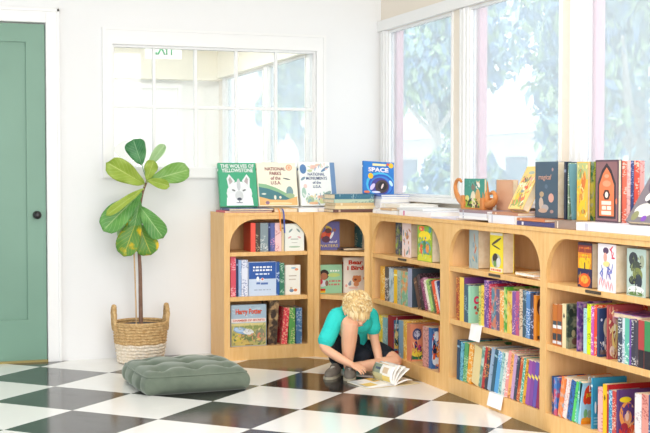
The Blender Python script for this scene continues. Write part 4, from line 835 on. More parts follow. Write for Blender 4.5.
# standing on the row
gT = 'books standing on top of the window row'
fl = book('book', 'yellow flowered book leaning back towards the window left of the dark blue book', gT, T_((1.972, -.676, ZT+.0537+.018*.465)) @ RY(.48) @ RZ(-PI/2), .142, .225, .036, 'ECC878', 'E07840', 'plain',
    art=[(ell(.35, .3, .2, .1), 'E8C030'), (ell(.6, .25, .2, .1), 'E07848'), (ell(.3, .15, .2, .08), '90A848'), (ell(.7, .12, .2, .07), 'A0A858'), (ell(.4, .55, .18, .06), 'F0E0B0'), (ell(.6, .5, .12, .05), 'D86040'), (ell(.3, .68, .15, .07), '6C6058'), (ell(.6, .7, .18, .05), 'F0A890'), (ell(.45, .42, .12, .04), '889098'), (ell(.5, .85, .2, .04), 'A8B0A0')]+speck(60, .1, .9, .05, .8, ['F0D060', 'E87848', 'F4E8C8', '889858', 'E8A888', '707880', 'D8B040'], 14, .1, .035), seed=33)
dk = book('book', 'dark blue-grey book with copper foil art standing cover out on the window row', gT, T_((1.995+.035, -.868, ZR)) @ RZ(-PI/2), .20, .255, .07, '45596C', 'D0A898', 'plain',
    art=[(ell(.72, .36, .12, .08), 'D8A494'), (ell(.3, .42, .1, .05), 'B8A080'), (ell(.28, .25, .1, .12, 14, .3), 'C8B4A4'), (ell(.45, .18, .16, .06), 'B0A8A8'), (ell(.35, .13, .2, .04), 'C0A490'), (ell(.75, .12, .08, .03), 'A88C88'), (ell(.78, .86, .04, .03), 'B09090'), (ell(.5, .56, .07, .04), '5C7084')], seed=34)
lettering('title_lettering', 'magical', .115, plain('CFA394', .4), dk, FRONT(.09, .182, .0366), maxh=.03, shear=.2, bold=.01)
def top_sp(y0, y1, h, d, col, ink, style, label, x=1.998, th=0, sd=0):
    t = (y0-y1)*.96; book('book', label, gT, T_((x, (y0+y1)/2, ZR+t/2*abs(math.sin(th)))) @ RX(th), d, h, t, col, ink, style, seed=sd)
top_sp(-1.118, -1.14, .252, .19, '2C3448', '8890A8', 'plain', 'slim black-blue book right of the dark blue cover on the window row', sd=40)
top_sp(-1.15, -1.16, .248, .18, '88A084', 'F0F0E8', 'text', 'thin sage book standing right of the slim black-blue one, window row', sd=41)
top_sp(-1.185, -1.195, .245, .17, '6C98A0', 'F0F0E8', 'plain', 'thin leaning blue-green book above the middle bookcase', th=-.14, sd=42)
book('book', 'golden yellow book with an orange creature standing on the window row', gT, T_((2.01, -1.215, ZR)) @ RZ(-PI/2), .088, .252, .012, 'E8BC48', 'D86C30', 'plain',
    art=[(rc(.02, .7, .98, .98), 'B8C088'), (ell(.6, .65, .25, .14, 16, .5), 'D87838'), (ell(.35, .8, .25, .08), '88A068'), (ell(.5, .25, .4, .18), 'F0C830'), (ell(.4, .4, .2, .06), 'D89040'), (ell(.6, .15, .2, .04), 'C87830')]+speck(34, .1, .9, .05, .95, ['F0D050', 'E8A838', 'B8C070', 'E08848', 'F4E098'], 17, .12, .035), seed=43)
def behind(y1, x, t, w, h, col, ink, style, label, sd=0):
    book('book', label, gT, T_((x+t/2, y1, ZR)) @ RZ(PI/2), w, h, t*.96, col, ink, style, seed=sd)
xx = 2.018
for t_, c_, k_, s_, l_ in ((.018, '2C6C44', 'E8D050', 'art', 'dark green book directly behind the golden yellow cover on the window row'), (.016, 'C0CC38', '606820', 'text', 'yellow-green book behind the golden yellow cover, window row'),
        (.009, 'F0C8C0', 'C06060', 'text', 'thin pale pink book behind the golden yellow cover, window row'), (.018, '586838', 'D8D070', 'art', 'olive patterned book farthest behind the golden yellow cover, window row')):
    behind(-1.303, xx, t_, .088, .252, c_, k_, s_, l_, sd=int(xx*999)); xx += t_
ar = book('book', 'tall book with an orange arched door in a dark frame on its cover', gT, T_((2.002, -1.378, ZR)) @ RZ(-PI/2), .172, .258, .016, '5C4450', 'E88058', 'plain',
    art=[(rc(.04, .03, .96, .97), '8C6468'), ([(.1, .06), (.1, .62), (.3, .84), (.5, .95), (.7, .84), (.9, .62), (.9, .06)], '3C3038'), ([(.18, .1), (.18, .6), (.34, .78), (.5, .88), (.66, .78), (.82, .6), (.82, .1)], 'E87C50'), (rc(.28, .12, .7, .18), 'F0E4D4'), (rc(.3, .2, .48, .26), 'F0E4D4'), (rc(.52, .2, .7, .26), 'F0E4D4'), (rc(.28, .28, .7, .34), 'F0E4D4'), (ell(.5, .44, .16, .09, 6), '4C2C28'), (ell(.5, .44, .07, .05), 'F0E8DC'), (ell(.5, .62, .18, .05), 'F09C78'), (ell(.5, .74, .1, .03), 'F0A080'), (ell(.92, .34, .04, .05), 'D87858')], seed=48)
xx = 2.012
for t_, c_, k_, l_ in ((.022, 'E06850', 'F8D8C8', 'coral spined book directly behind the arched-door cover'), (.018, 'F0B8B0', 'C89090', 'pale pink spined book second behind the arched-door cover'),
        (.016, '3C4878', 'B0B8D8', 'navy spined book third behind the arched-door cover'), (.026, 'E0503C', 'F8D0B8', 'bright coral-red spined book behind the navy one, window row'), (.024, 'ECA49C', 'B86870', 'pink spined book nearest the window behind the arched-door cover')):
    behind(-1.55, xx, t_, .17, .254, c_, k_, 'text', l_, sd=int(xx*999)); xx += t_
book('book', 'black and white photo-covered book leaning at the right end of the window row', gT, T_((1.955, -1.678, ZR+.0125*.545)) @ RY(.573) @ RZ(-PI/2), .22, .27, .025, '7C747C', 'F0F0F0', 'plain',
    art=[(ell(.4, .2, .3, .12), 'D8D4CC'), (ell(.7, .55, .26, .22), 'E4E0DC'), (ell(.5, .4, .2, .1), '38343C'), (ell(.75, .25, .2, .1), 'C8C4BC'), (ell(.3, .42, .08, .07), 'ECE8E4'), (ell(.3, .7, .2, .2), '5C5468'), (ell(.5, .06, .08, .05), '8048B0'), (ell(.6, .8, .3, .12), '4C4858'), (ell(.2, .1, .1, .08), '8C8C60')], seed=49)

# paper tags on the shelf edges
def tagcard(y, z, w, h, label):
    bm = bmesh.new(); box(bm, -.0025, .0, -w/2, w/2, -h, .003); box(bm, -.0025, .05, -w/2, w/2, .001, .003)
    for v in bm.verts:
        if v.co.z < -h+.001: v.co.x -= .012; v.co.y += .004
    o = finish(bm, 'paper_tag', plain('F6F2F0', .6), None); o.location = (X1-.0015, y, z)
    boxo('printed_mark', -.0034, -.0026, -w*.3, w*.2, -h*.55, -h*.35, plain('E8B8B0', .6), o)
    tag(o, label, 'tag', 'white paper tags on the shelves')
tagcard(-.49, .3838, .115, .075, 'white paper tag folded over the middle shelf edge of the middle bookcase')
tagcard(-.70, .081, .14, .062, 'white paper tag folded over the bottom board of the middle bookcase')
TRUNK = [(0.589, 1.355, 0.192), (0.587, 1.355, 0.372), (0.585, 1.355, 0.551), (0.579, 1.355, 0.701), (0.584, 1.355, 0.898), (0.599, 1.355, 0.999), (0.629, 1.355, 1.082)]
STAKE = [(0.558, 1.335, 0.196), (0.553, 1.335, 0.435), (0.547, 1.345, 0.672)]
LEAVES = [((0.606, 1.385, 1.177), (0.556, 1.405, 1.332), 0.12, 'd', {'bow': 0.05}), ((0.624, 1.355, 1.147), (0.739, 1.355, 1.297), 0.06, 'p', {'bow': -0.05, 'fold': 0.8}), ((0.608, 1.335, 1.064), (0.385, 1.275, 1.188), 0.126, 'y', {'bow': 0.08, 'fold': 0.35}), ((0.624, 1.325, 1.088), (0.658, 1.285, 1.206), 0.078, 'y', {'bow': -0.05}), ((0.64, 1.345, 1.082), (0.879, 1.315, 1.154), 0.12, 'l', {'bow': 0.1}), ((0.622, 1.315, 1.088), (0.741, 1.255, 1.053), 0.06, 'y', {'bow': 0.1, 'fold': 0.5}), ((0.593, 1.325, 1.017), (0.358, 1.305, 0.796), 0.144, 'g', {'bow': 0.05, 'fold': 0.25}), ((0.602, 1.305, 1.041), (0.37, 1.265, 0.879), 0.054, 'y', {'bow': -0.02, 'fold': 0.6}), ((0.579, 1.315, 0.934), (0.706, 1.265, 0.745), 0.114, 'g', {'bow': 0.1, 'fold': 0.35}), ((0.59, 1.375, 0.933), (0.472, 1.385, 0.731), 0.09, 'p', {'bow': 0.1}), ((0.583, 1.335, 0.898), (0.477, 1.315, 0.64), 0.132, 'q', {'bow': 0.08}), ((0.576, 1.335, 0.827), (0.641, 1.305, 0.643), 0.132, 'q', {'bow': 0.08}), ((0.581, 1.325, 0.97), (0.537, 1.315, 0.781), 0.078, 'g', {'bow': 0.1})]
WORLD, LAMP, FILL_BACK, EXPO, FILL_FRONT, SUN = 1.5, 30, 60, 0.25, 180, 2.0
# ------------------------------------------------------------------ plant and basket
PC = Vector((.585, 1.355, 0))
bk = empty('woven_basket', PC); tag(bk, 'round two-tone woven seagrass basket with two loop handles holding the fig plant', 'basket')
straw = NT('tan_straw', .8, .2); _v = straw.coords((1, 1, 1)); _n = straw.noise(_v, 60, 4, .7); straw.bump(_n, .5, .004); straw = straw.base(straw.mix(straw.ramp(_n, .35, .65), hexc('B08A58'), hexc('D8B888')))
pale = NT('pale_straw', .8, .2); _v = pale.coords((1, 1, 1)); _n = pale.noise(_v, 60, 4, .7); pale.bump(_n, .5, .004); pale = pale.base(pale.mix(pale.ramp(_n, .35, .65), hexc('D8C4A8'), hexc('F2E8DA')))
def weave(z0, z1, nr, ra, rb, m, name):
    bm = bmesh.new(); seg = 120; prev = None; rows_ = nr*6
    for j in range(rows_+1):
        q = j/rows_; z = z0+(z1-z0)*q; r = ra+(rb-ra)*q; ring = []
        for i in range(seg):
            a = 2*PI*i/seg; row = int(j/6)
            bulge = .006*abs(math.sin(PI*j/6))+.0035*math.sin(i*PI/2.5+(row % 2)*PI+j*.5)*abs(math.sin(PI*j/6))
            ring.append(bm.verts.new(((r+bulge)*math.cos(a), (r+bulge)*math.sin(a), z+.002*math.sin(i*.5+row))))
        if prev:
            for i in range(seg): bm.faces.new((prev[i], prev[(i+1) % seg], ring[(i+1) % seg], ring[i]))
        prev = ring
    r_ = bmesh.ops.extrude_face_region(bm, geom=bm.faces[:])
    for e in r_['geom']:
        if isinstance(e, bmesh.types.BMVert):
            d = Vector((e.co.x, e.co.y, 0)).normalized(); e.co -= d*.01
    bmesh.ops.recalc_face_normals(bm, faces=bm.faces[:])
    return finish(bm, name, m, bk, smooth=True)
weave(.003, .118, 6, .130, .148, pale, 'lower_band'); weave(.118, .238, 7, .148, .158, straw, 'upper_band')
bm = bmesh.new()
tube(bm, [(.155*math.cos(a), .155*math.sin(a), .24) for a in [2*PI*k/24 for k in range(25)]], .009, 10, 2); finish(bm, 'rim', straw, bk)
bm = bmesh.new(); bmesh.ops.create_cone(bm, cap_ends=True, segments=40, radius1=.128, radius2=.128, depth=.006, matrix=T_((0, 0, .006))); finish(bm, 'bottom', pale, bk)
for s in (-1, 1):
    bm = bmesh.new()
    tube(bm, [(s*.150, -.04, .20), (s*.158, -.036, .28), (s*.158, -.02, .325), (s*.157, 0, .338), (s*.158, .02, .325), (s*.158, .036, .28), (s*.150, .04, .20)], [.013, .013, .014, .014, .014, .013, .013], 10, 5)
    for v in bm.verts: v.co += (Vector((1, 0, 0))*.002*math.sin(v.co.z*300+v.co.y*300))
    finish(bm, 'handle', straw, bk)
pl = empty('fiddle_leaf_fig', PC+Vector((0, 0, .012))); tag(pl, 'fiddle-leaf fig with large green leaves on a thin trunk', 'plant')
bm = bmesh.new(); prism(bm, [(.112*math.cos(2*PI*k/32), .112*math.sin(2*PI*k/32)) for k in range(32)], 0, .19)
finish(bm, 'nursery_pot', plain('2A2C34', .5), pl)
bm = bmesh.new(); prism(bm, [(.14*math.cos(2*PI*k/32), .14*math.sin(2*PI*k/32)) for k in range(32)], .19, .212); finish(bm, 'pot_rim', plain('33363F', .5), pl)
bark = NT('bark', .8, .2); _v = bark.coords((1, 1, 1)); _n = bark.noise(_v, 40, 4, .7); bark.bump(_n, .5, .003); bark = bark.base(bark.mix(_n, hexc('5C4238'), hexc('9C7C68')))
O = Vector((PC.x, PC.y, .012))
LP = lambda p: Vector(p)-O
bm = bmesh.new(); tube(bm, [LP(p) for p in TRUNK], [.013, .012, .011, .010, .0095, .008, .006], 10, 5)
for z in (.62, .80, .93, 1.0):
    pass
finish(bm, 'trunk', bark, pl)
bm = bmesh.new(); tube(bm, [LP(p) for p in STAKE], .0045, 8, 4); finish(bm, 'stake', plain('C8A880', .7), pl)
def leaf_mat(a, b, vein):
    t = NT('leaf_'+a, .38, .45); v = t.coords((1, 1, 1)); c = t.mix(t.ramp(t.noise(v, 14, 3), .35 if b != 'F0CC18' else .5, .65 if b != 'F0CC18' else .62), hexc(a), hexc(b))
    at = t.n('ShaderNodeUVMap'); at.uv_map = 'uv'
    sx = t.n('ShaderNodeSeparateXYZ'); t.l(at.outputs[0], sx.inputs[0]); U, V = sx.outputs[0], sx.outputs[1]
    mid = t.math('LESS_THAN', t.math('ABSOLUTE', U), .035)
    w = t.math('FRACT', t.math('MULTIPLY', t.math('SUBTRACT', V, t.math('MULTIPLY', t.math('ABSOLUTE', U), .35)), 8))
    side = t.math('LESS_THAN', w, .10)
    f = t.math('MAXIMUM', mid, t.math('MULTIPLY', side, .6))
    c = t.mix(t.math('MULTIPLY', f, .6), c, hexc(vein)); t.base(c)
    t.b.inputs['Subsurface Weight'].default_value = 0
    # leaves let some light through
    tl = t.n('ShaderNodeBsdfTranslucent'); t.l(c, tl.inputs[0]); ms = t.n('ShaderNodeMixShader'); ms.inputs[0].default_value = .3
    om = next(n for n in t.t.nodes if n.type == 'OUTPUT_MATERIAL'); t.l(t.b.outputs[0], ms.inputs[1]); t.l(tl.outputs[0], ms.inputs[2]); t.l(ms.outputs[0], om.inputs[0])
    return t.m
LM = {'g': leaf_mat('5C9C4C', '78B45E', 'D4E8A8'), 'y': leaf_mat('9CB844', 'B0C658', 'DCE690'), 'l': leaf_mat('7CB050', '94C068', 'D4E8A8'), 'p': leaf_mat('A8CC90', 'C0DCAC', 'E4F0D0'), 'q': leaf_mat('6CA044', 'F0CC18', 'E8DC60'), 'd': leaf_mat('3E8450', '5C9C64', 'A8D0A0')}
def leaf(P0, P1, width, m, roll=0, bow=.12, fold=.25, label=None, seed=0, tipw=.62):
    rnd = random.Random(seed); a = LP(P0); b = LP(P1); L = (b-a).length; ax = (b-a).normalized()
    cam = Vector((-.33, -.94, .12)); nrm = (cam-ax*cam.dot(ax)).normalized(); nrm = Matrix.Rotation(roll, 3, ax) @ nrm
    sd = ax.cross(nrm); bm = bmesh.new(); uvl = bm.loops.layers.uv.new('uv'); nu, nv = 10, 16; G = []; U = {}
    ph = rnd.uniform(0, 6)
    for j in range(nv+1):
        v = j/nv; w = width/2*1.45*((v**.62)*(1-v**4.5)**.5 if 0 < v < 1 else .03)
        row = []
        for i in range(nu+1):
            u = (i/nu-.5)*2
            wave = .10*width*math.sin(v*12+ph+(2 if u > 0 else 0))*abs(u)**2
            p = a+ax*(L*v)+sd*(u*w)+nrm*(fold*abs(u)*w+wave-bow*L*(v**2)+.02*L*math.sin(PI*v))
            q = bm.verts.new(p); U[q] = (u, v); row.append(q)
        G.append(row)
    for j in range(nv):
        for i in range(nu):
            f = bm.faces.new((G[j][i], G[j][i+1], G[j+1][i+1], G[j+1][i])); f.smooth = True
            for lp in f.loops: lp[uvl].uv = U[lp.vert]
    r_ = bmesh.ops.extrude_face_region(bm, geom=bm.faces[:])
    for e in r_['geom']:
        if isinstance(e, bmesh.types.BMVert): e.co -= nrm*.0012
    near = min([LP(p) for p in catmull(TRUNK, 6)], key=lambda p: (p-a-Vector((0, 0, -.012))).length)
    if (near-a).length > .004: tube(bm, [near, (near+a)/2+Vector((0, 0, -.003)), a+ax*.006], [.0034, .0028, .0024], 7, 3)
    bmesh.ops.recalc_face_normals(bm, faces=bm.faces[:])
    o = finish(bm, 'leaf', LM[m], pl, smooth=True)
    if label: o['label'] = label
for i, l in enumerate(LEAVES): leaf(*l[:4], **l[4], seed=i)

# ------------------------------------------------------------------ floor cushion
vel = NT('sage_velvet', .85, .15); _v = vel.coords((1, 1, 1)); vel.b.inputs['Sheen Weight'].default_value = .5; vel.b.inputs['Sheen Roughness'].default_value = .4; vel.b.inputs['Sheen Tint'].default_value = (.85, .9, .85, 1)
vel.bump(vel.noise(_v, 220, 3), .15, .001)
vel = vel.base(vel.mix(vel.ramp(vel.noise(_v, 9, 4, .6), .3, .7), hexc('5E695C'), hexc('6F796B')))
cs = empty('floor_cushion', (.660, .505, 0), (0, 0, math.radians(2.5))); tag(cs, 'square sage green tufted velvet floor cushion lying on the tiles', 'cushion')
CA, CB, CH = .272, .258, .125
def cush(part):
    bm = bmesh.new(); n = 56; G = {}
    tufts = [(a*.34*2*CA*.97, b*.34*2*CB*.97) for a in (-1, 0, 1) for b in (-1, 0, 1)]
    def top(x, y):
        u, v = x/CA, y/CB; e = (1-abs(u)**6)*(1-abs(v)**6)
        z = CH*.74+.045*max(0, e)**.5
        for tx, ty in tufts:
            d2 = (x-tx)**2+(y-ty)**2; z -= .034*math.exp(-d2/.0011)+.008*math.exp(-d2/.006)
            dx, dy = abs(x-tx), abs(y-ty)
        z -= .006*math.exp(-(math.sin(PI*(x/(.66*CA)))**2)*8)*max(0, e)+.006*math.exp(-(math.sin(PI*(y/(.66*CB)))**2)*8)*max(0, e)
        return z
    for j in range(n+1):
        for i in range(n+1):
            x = (i/n*2-1)*CA; y = (j/n*2-1)*CB
            # round the plan corners
            sx = x*(1-.035*(y/CB)**4); sy = y*(1-.035*(x/CA)**4)
            G[i, j] = bm.verts.new((sx, sy, top(x, y)))
    for j in range(n):
        for i in range(n): bm.faces.new((G[i, j], G[i+1, j], G[i+1, j+1], G[i, j+1]))
    loop = [(i, 0) for i in range(n)]+[(n, j) for j in range(n)]+[(n-i, n) for i in range(n)]+[(0, n-j) for j in range(n)]
    prev = [G[k] for k in loop]; m_ = len(loop); zt = CH*.74
    c0 = [v.co.copy() for v in prev]; rows2 = 12
    for r in range(1, rows2+1):
        q = r/rows2; ring = []
        for k, c in enumerate(c0):
            i, j = loop[k]; s = k % n/n
            side = k//n
            bul = math.sin(PI*min(1, q*1.0))**.7
            dimp = sum(math.exp(-((s-t_)/.045)**2) for t_ in (.17, .5, .83)) if side in (3, 1) else .12*sum(math.exp(-((s-t_)/.06)**2) for t_ in (.17, .5, .83))
            out = .024*bul*(1-.75*min(1, dimp))-.03*max(0, q-.8)*1.5
            d = Vector((c.x/CA, c.y/CB, 0)); d = Vector((d.x**5, d.y**5, 0)).normalized()
            ring.append(bm.verts.new((c.x+d.x*out, c.y+d.y*out, zt*(1-q)+.004*(1-abs(2*q-1)))))
        for k in range(m_): bm.faces.new((prev[k], ring[k], ring[(k+1) % m_], prev[(k+1) % m_]))
        prev = ring
    bm.faces.new(prev)
    bmesh.ops.recalc_face_normals(bm, faces=bm.faces[:])
    return bm, c0
bm, c0 = cush(0); finish(bm, 'cushion_body', vel, cs, smooth=True)
bm = bmesh.new(); P = c0[::4]; P.append(P[0]); tube(bm, [p+Vector((p.x*.006, p.y*.006, .001)) for p in P], .0045, 8, 2); finish(bm, 'piping', vel, cs)
bm = bmesh.new(); P = [Vector((p.x*1.03, p.y*1.03, .018)) for p in c0[::4]]; P.append(P[0]); tube(bm, P, .004, 8, 2); finish(bm, 'lower_piping', vel, cs)
for a in (-1, 0, 1):
    for b in (-1, 0, 1):
        bm = bmesh.new(); ellipsoid(bm, (a*.34*2*CA*.97, b*.34*2*CB*.97, CH*.74+.010), (.012, .012, .006), 12, 8); finish(bm, 'tuft_button', vel, cs)

# ------------------------------------------------------------------ the boy
skin = NT('skin', .5, .35); _v = skin.coords((1, 1, 1)); skin.b.inputs['Subsurface Weight'].default_value = .12; skin.b.inputs['Subsurface Radius'].default_value = (.01, .004, .002); skin.b.inputs['Subsurface Scale'].default_value = .5
skin = skin.base(skin.mix(skin.noise(_v, 12, 3), hexc('EDBD9C'), hexc('E2A888')))
teal = NT('turquoise_cotton', .8, .15); _v = teal.coords((1, 1, 1)); teal.bump(teal.noise(_v, 16, 4, .6), .7, .02); teal = teal.base(teal.mix(teal.noise(_v, 20, 3), hexc('2CC8C0'), hexc('3ED2CA')))
navy = NT('dark_shorts', .75, .2); _v = navy.coords((1, 1, 1)); navy.bump(navy.noise(_v, 22, 4, .6), .5, .012); navy = navy.base(navy.mix(navy.noise(_v, 15, 3), hexc('14181F'), hexc('222833')))
boy = empty('person', (1.68, .50, 0)); tag(boy, 'blond child in turquoise t-shirt and black shorts sitting on the floor bent over a magazine', 'person')
def W(p): return Vector(p)-Vector((1.68, .50, 0))
H = {}
# joints in world metres
pel = (1.675, .66, .085); ab = (1.650, .63, .18); ch = (1.628, .55, .285); nk = (1.622, .475, .355)
head = Vector((1.617, .425, .392))
rs = (1.528, .515, .325); re = (1.437, .475, .175); rw = (1.560, .37, .082); rh = (1.592, .345, .062)
ls = (1.726, .525, .325); le = (1.752, .505, .185); lw = (1.748, .425, .068); lh = (1.752, .395, .036)
rhip = (1.625, .65, .10); rk = (1.572, .42, .300); ra = (1.572, .455, .075)
lhip = (1.720, .64, .095); lk = (1.838, .43, .072); la = (1.64, .47, .052)
bm = bmesh.new()
def LIMB(P, R, seg=14, n=5): tube(bm, [W(p) for p in P], R, seg, n)
LIMB([pel, ab, ch, (1.623, .51, .33)], [.09, .085, .09, .07], 18)
LIMB([ch, nk, (1.618, .44, .375)], [.05, .036, .036])
ellipsoid(bm, W(head), (.066, .078, .076), 24, 18, rot=Euler((.9, 0, 0)))
face = head+Vector((0, -.012, -.055))
ellipsoid(bm, W(face), (.052, .05, .045), 20, 14)
ellipsoid(bm, W(face+Vector((0, -.038, -.034))), (.010, .012, .012), 12, 8)       # nose
ellipsoid(bm, W(face+Vector((0, .002, -.045))), (.022, .014, .012), 12, 8)        # chin
for s in (-1, 1): ellipsoid(bm, W(head+Vector((s*.068, .012, -.03))), (.008, .016, .02), 12, 8)   # ears
LIMB([rs, ((rs[0]+re[0])/2-.004, .50, .252), re, ((re[0]+rw[0])/2, .42, .118), rw], [.036, .031, .026, .026, .018])
LIMB([ls, ((ls[0]+le[0])/2+.004, .52, .255), le, ((le[0]+lw[0])/2+.002, .465, .124), lw], [.036, .031, .026, .025, .018])
LIMB([rhip, (1.600, .55, .20), rk, (1.570, .435, .20), ra, (1.572, .44, .045)], [.066, .058, .046, .043, .027, .024])
LIMB([lhip, (1.79, .55, .10), lk, (1.76, .425, .062), la, (1.58, .47, .045)], [.066, .058, .045, .040, .027, .024])
def hand(w, h, dirn, side, curl):
    """palm from wrist w to knuckles h; five bent fingers and a thumb rooted inside the palm"""
    w = Vector(w); h = Vector(h); f = (h-w).normalized(); n = Vector(dirn).normalized(); n = (n-f*n.dot(f)).normalized(); s = f.cross(n)*side
    c = w+f*.026
    for k in (-1.4, -.5, .5, 1.4): LIMB([w+f*.004+s*k*.004, c+s*k*.0105, w+f*.048+s*k*.0130], [.011, .0095, .0076], 10, 3)
    for k, ln in ((-1.4, .040), (-.5, .047), (.5, .044), (1.4, .034)):
        b = w+f*.044+s*k*.0130; sp = s*k*.13
        m = b+(f+sp-n*curl*.25).normalized()*ln*.42; e_ = m+(f+sp-n*curl*.8).normalized()*ln*.33; t_ = e_+(f*.8+sp-n*curl*1.2).normalized()*ln*.27
        LIMB([b, m, e_, t_], [.0066, .0060, .0055, .0046], 10, 4)
    b = w+f*.016-s*.018; LIMB([b, b+(f*.6-s*.8-n*.2).normalized()*.022, b+(f*.8-s*.6-n*.3).normalized()*.042], [.0088, .0072, .0056], 10, 4)
hand(rw, (1.606, .332, .058), (-.25, -.35, 1), 1, .55)
hand(lw, (1.760, .365, .035), (0, -.2, 1), -1, .7)
me = remesh(bm, .0026, 3, .5); body = meshobj('body', me, skin, boy)
# shirt: torso and sleeves, open at neck, cuffs and hem
bm = bmesh.new()
LIMB([(1.672, .665, .10), (1.652, .640, .19), (1.628, .56, .292), (1.622, .512, .328)], [.112, .102, .104, .080], 20)
LIMB([(1.56, .54, .318), (1.63, .53, .335), (1.70, .54, .318)], [.052, .058, .052], 16)
LIMB([(1.60, .505, .290), (1.668, .495, .292)], [.058, .060], 16)
LIMB([(1.60, .49, .318), (1.655, .485, .318)], [.044, .046], 16)
LIMB([(1.545, .525, .325), rs, (1.486, .500, .255), (1.455, .486, .205)], [.050, .052, .049, .048], 16)
LIMB([(1.71, .535, .325), ls, (1.738, .522, .285), (1.745, .516, .258)], [.050, .052, .047, .046], 16)
me = remesh(bm, .004, 6, .5); sh = meshobj('t_shirt', me, teal, boy)
for c, r, R_ in (((1.4535, .4855, .2035), .0465, Vector((-.5, -.24, -.83))), ((1.7455, .5157, .2565), .0445, Vector((.13, -.12, -.98)))):
    bm = bmesh.new(); ax = R_.normalized(); u = ax.cross(Vector((0, 1, 0))).normalized(); v_ = ax.cross(u)
    tube(bm, [W(Vector(c)+ax*.008+(u*math.cos(a)+v_*math.sin(a))*r*.93) for a in [2*PI*k/20 for k in range(21)]], .0035, 8, 2)
    finish(bm, 'sleeve_hem', teal, sh)
bm = bmesh.new()
LIMB([(1.62, .665, .09), (1.675, .67, .09), (1.73, .66, .09)], [.085, .098, .085], 18)
LIMB([rhip, (1.612, .59, .155), (1.598, .535, .215)], [.086, .080, .074], 16)
LIMB([(1.655, .62, .10), (1.668, .555, .105), (1.675, .50, .10)], [.07, .062, .050], 16)
LIMB([lhip, (1.775, .565, .105), (1.815, .50, .092)], [.084, .074, .064], 16)
me = remesh(bm, .004, 6, .5)
for v in me.vertices: v.co.z = max(v.co.z, .004)
meshobj('shorts', me, navy, boy)
for v in body.data.vertices: v.co.z = max(v.co.z, .002)
# hair: a cap fused with overlapping locks that whorl from the crown
rnd = random.Random(5); hair_m = []
for hx in ('F6E4B8', 'EACD94', 'D8B47C'):
    t = NT('hair_'+hx, .5, .35); mp = t.n('ShaderNodeMapping'); mp.inputs['Scale'].default_value = (1, 1, 1); v = t.coords((1, 1, 1)); t.bump(t.noise(v, 180, 3), .5, .002); hair_m.append(t.base(hexc(hx)))
bm = bmesh.new(); hc = W(head+Vector((0, .004, .006)))
ellipsoid(bm, hc+Vector((0, -.002, 0)), (.073, .083, .079), 28, 20, 1)
crown = Vector((.05, .35, .93)).normalized()
for i in range(900):
    d = Vector((rnd.gauss(0, 1), rnd.gauss(0, 1), rnd.gauss(0, 1))).normalized()
    if d.z < -.55 or (d.y < -.2 and d.z < -.45): continue
    away = (d-crown*d.dot(crown)); away = away.normalized() if away.length > .05 else Vector((1, 0, 0))
    away = (away+d.cross(away)*rnd.uniform(-.1, .35)).normalized()
    P = []; L = rnd.uniform(.04, .075)
    for k in range(4):
        dd = (d+away*(k*L/3/.074)).normalized(); lift = (.002, .006, .006, .004)[k]+rnd.uniform(0, .004)+(.004 if k == 3 and rnd.random() < .3 else 0)
        P.append(hc+Vector((dd.x*.072, dd.y*.083, dd.z*.078))*(1+lift/.075))
    r = rnd.uniform(.0022, .0040)
    tube(bm, P, [r*.7, r, r*.8, r*.25], 6, 2, rnd.choice((0, 0, 1, 1, 2)))
# fringe hanging forward over the brow
for i in range(130):
    a = rnd.uniform(-1.35, 1.35); x = math.sin(a)*.060; y = -math.cos(a)*.066
    P = [hc+Vector((x*.85, y*.85+.0, .042+rnd.uniform(-.015, .01))), hc+Vector((x*1.08, y*1.08, .01)), hc+Vector((x*1.12, y*1.12-.003, -.025)), hc+Vector((x*1.0+rnd.uniform(-.008, .008), y*1.10, -.056-rnd.uniform(0, .026)*math.cos(a)))]
    r = rnd.uniform(.0035, .0055); tube(bm, P, [r, r, r*.8, r*.3], 6, 2, rnd.choice((0, 1, 1, 2)))
finish(bm, 'hair', hair_m, boy)
# face details under the fringe
for s in (-1, 1):
    bm = bmesh.new(); ellipsoid(bm, W(face+Vector((s*.02, -.045, -.012))), (.008, .005, .006), 12, 8); e_ = finish(bm, 'eye', plain('F4F0EC', .3), boy)
    bm = bmesh.new(); ellipsoid(bm, W(face+Vector((s*.02, -.0488, -.0135))), (.0036, .002, .0036), 10, 6); finish(bm, 'iris', plain('4C6478', .3), e_)
bm = bmesh.new(); tube(bm, [W(face+Vector(p)) for p in ((-.014, -.034, -.044), (0, -.037, -.045), (.014, -.034, -.044))], [.002, .0034, .002], 8, 3); finish(bm, 'mouth', plain('C87870', .4), boy)
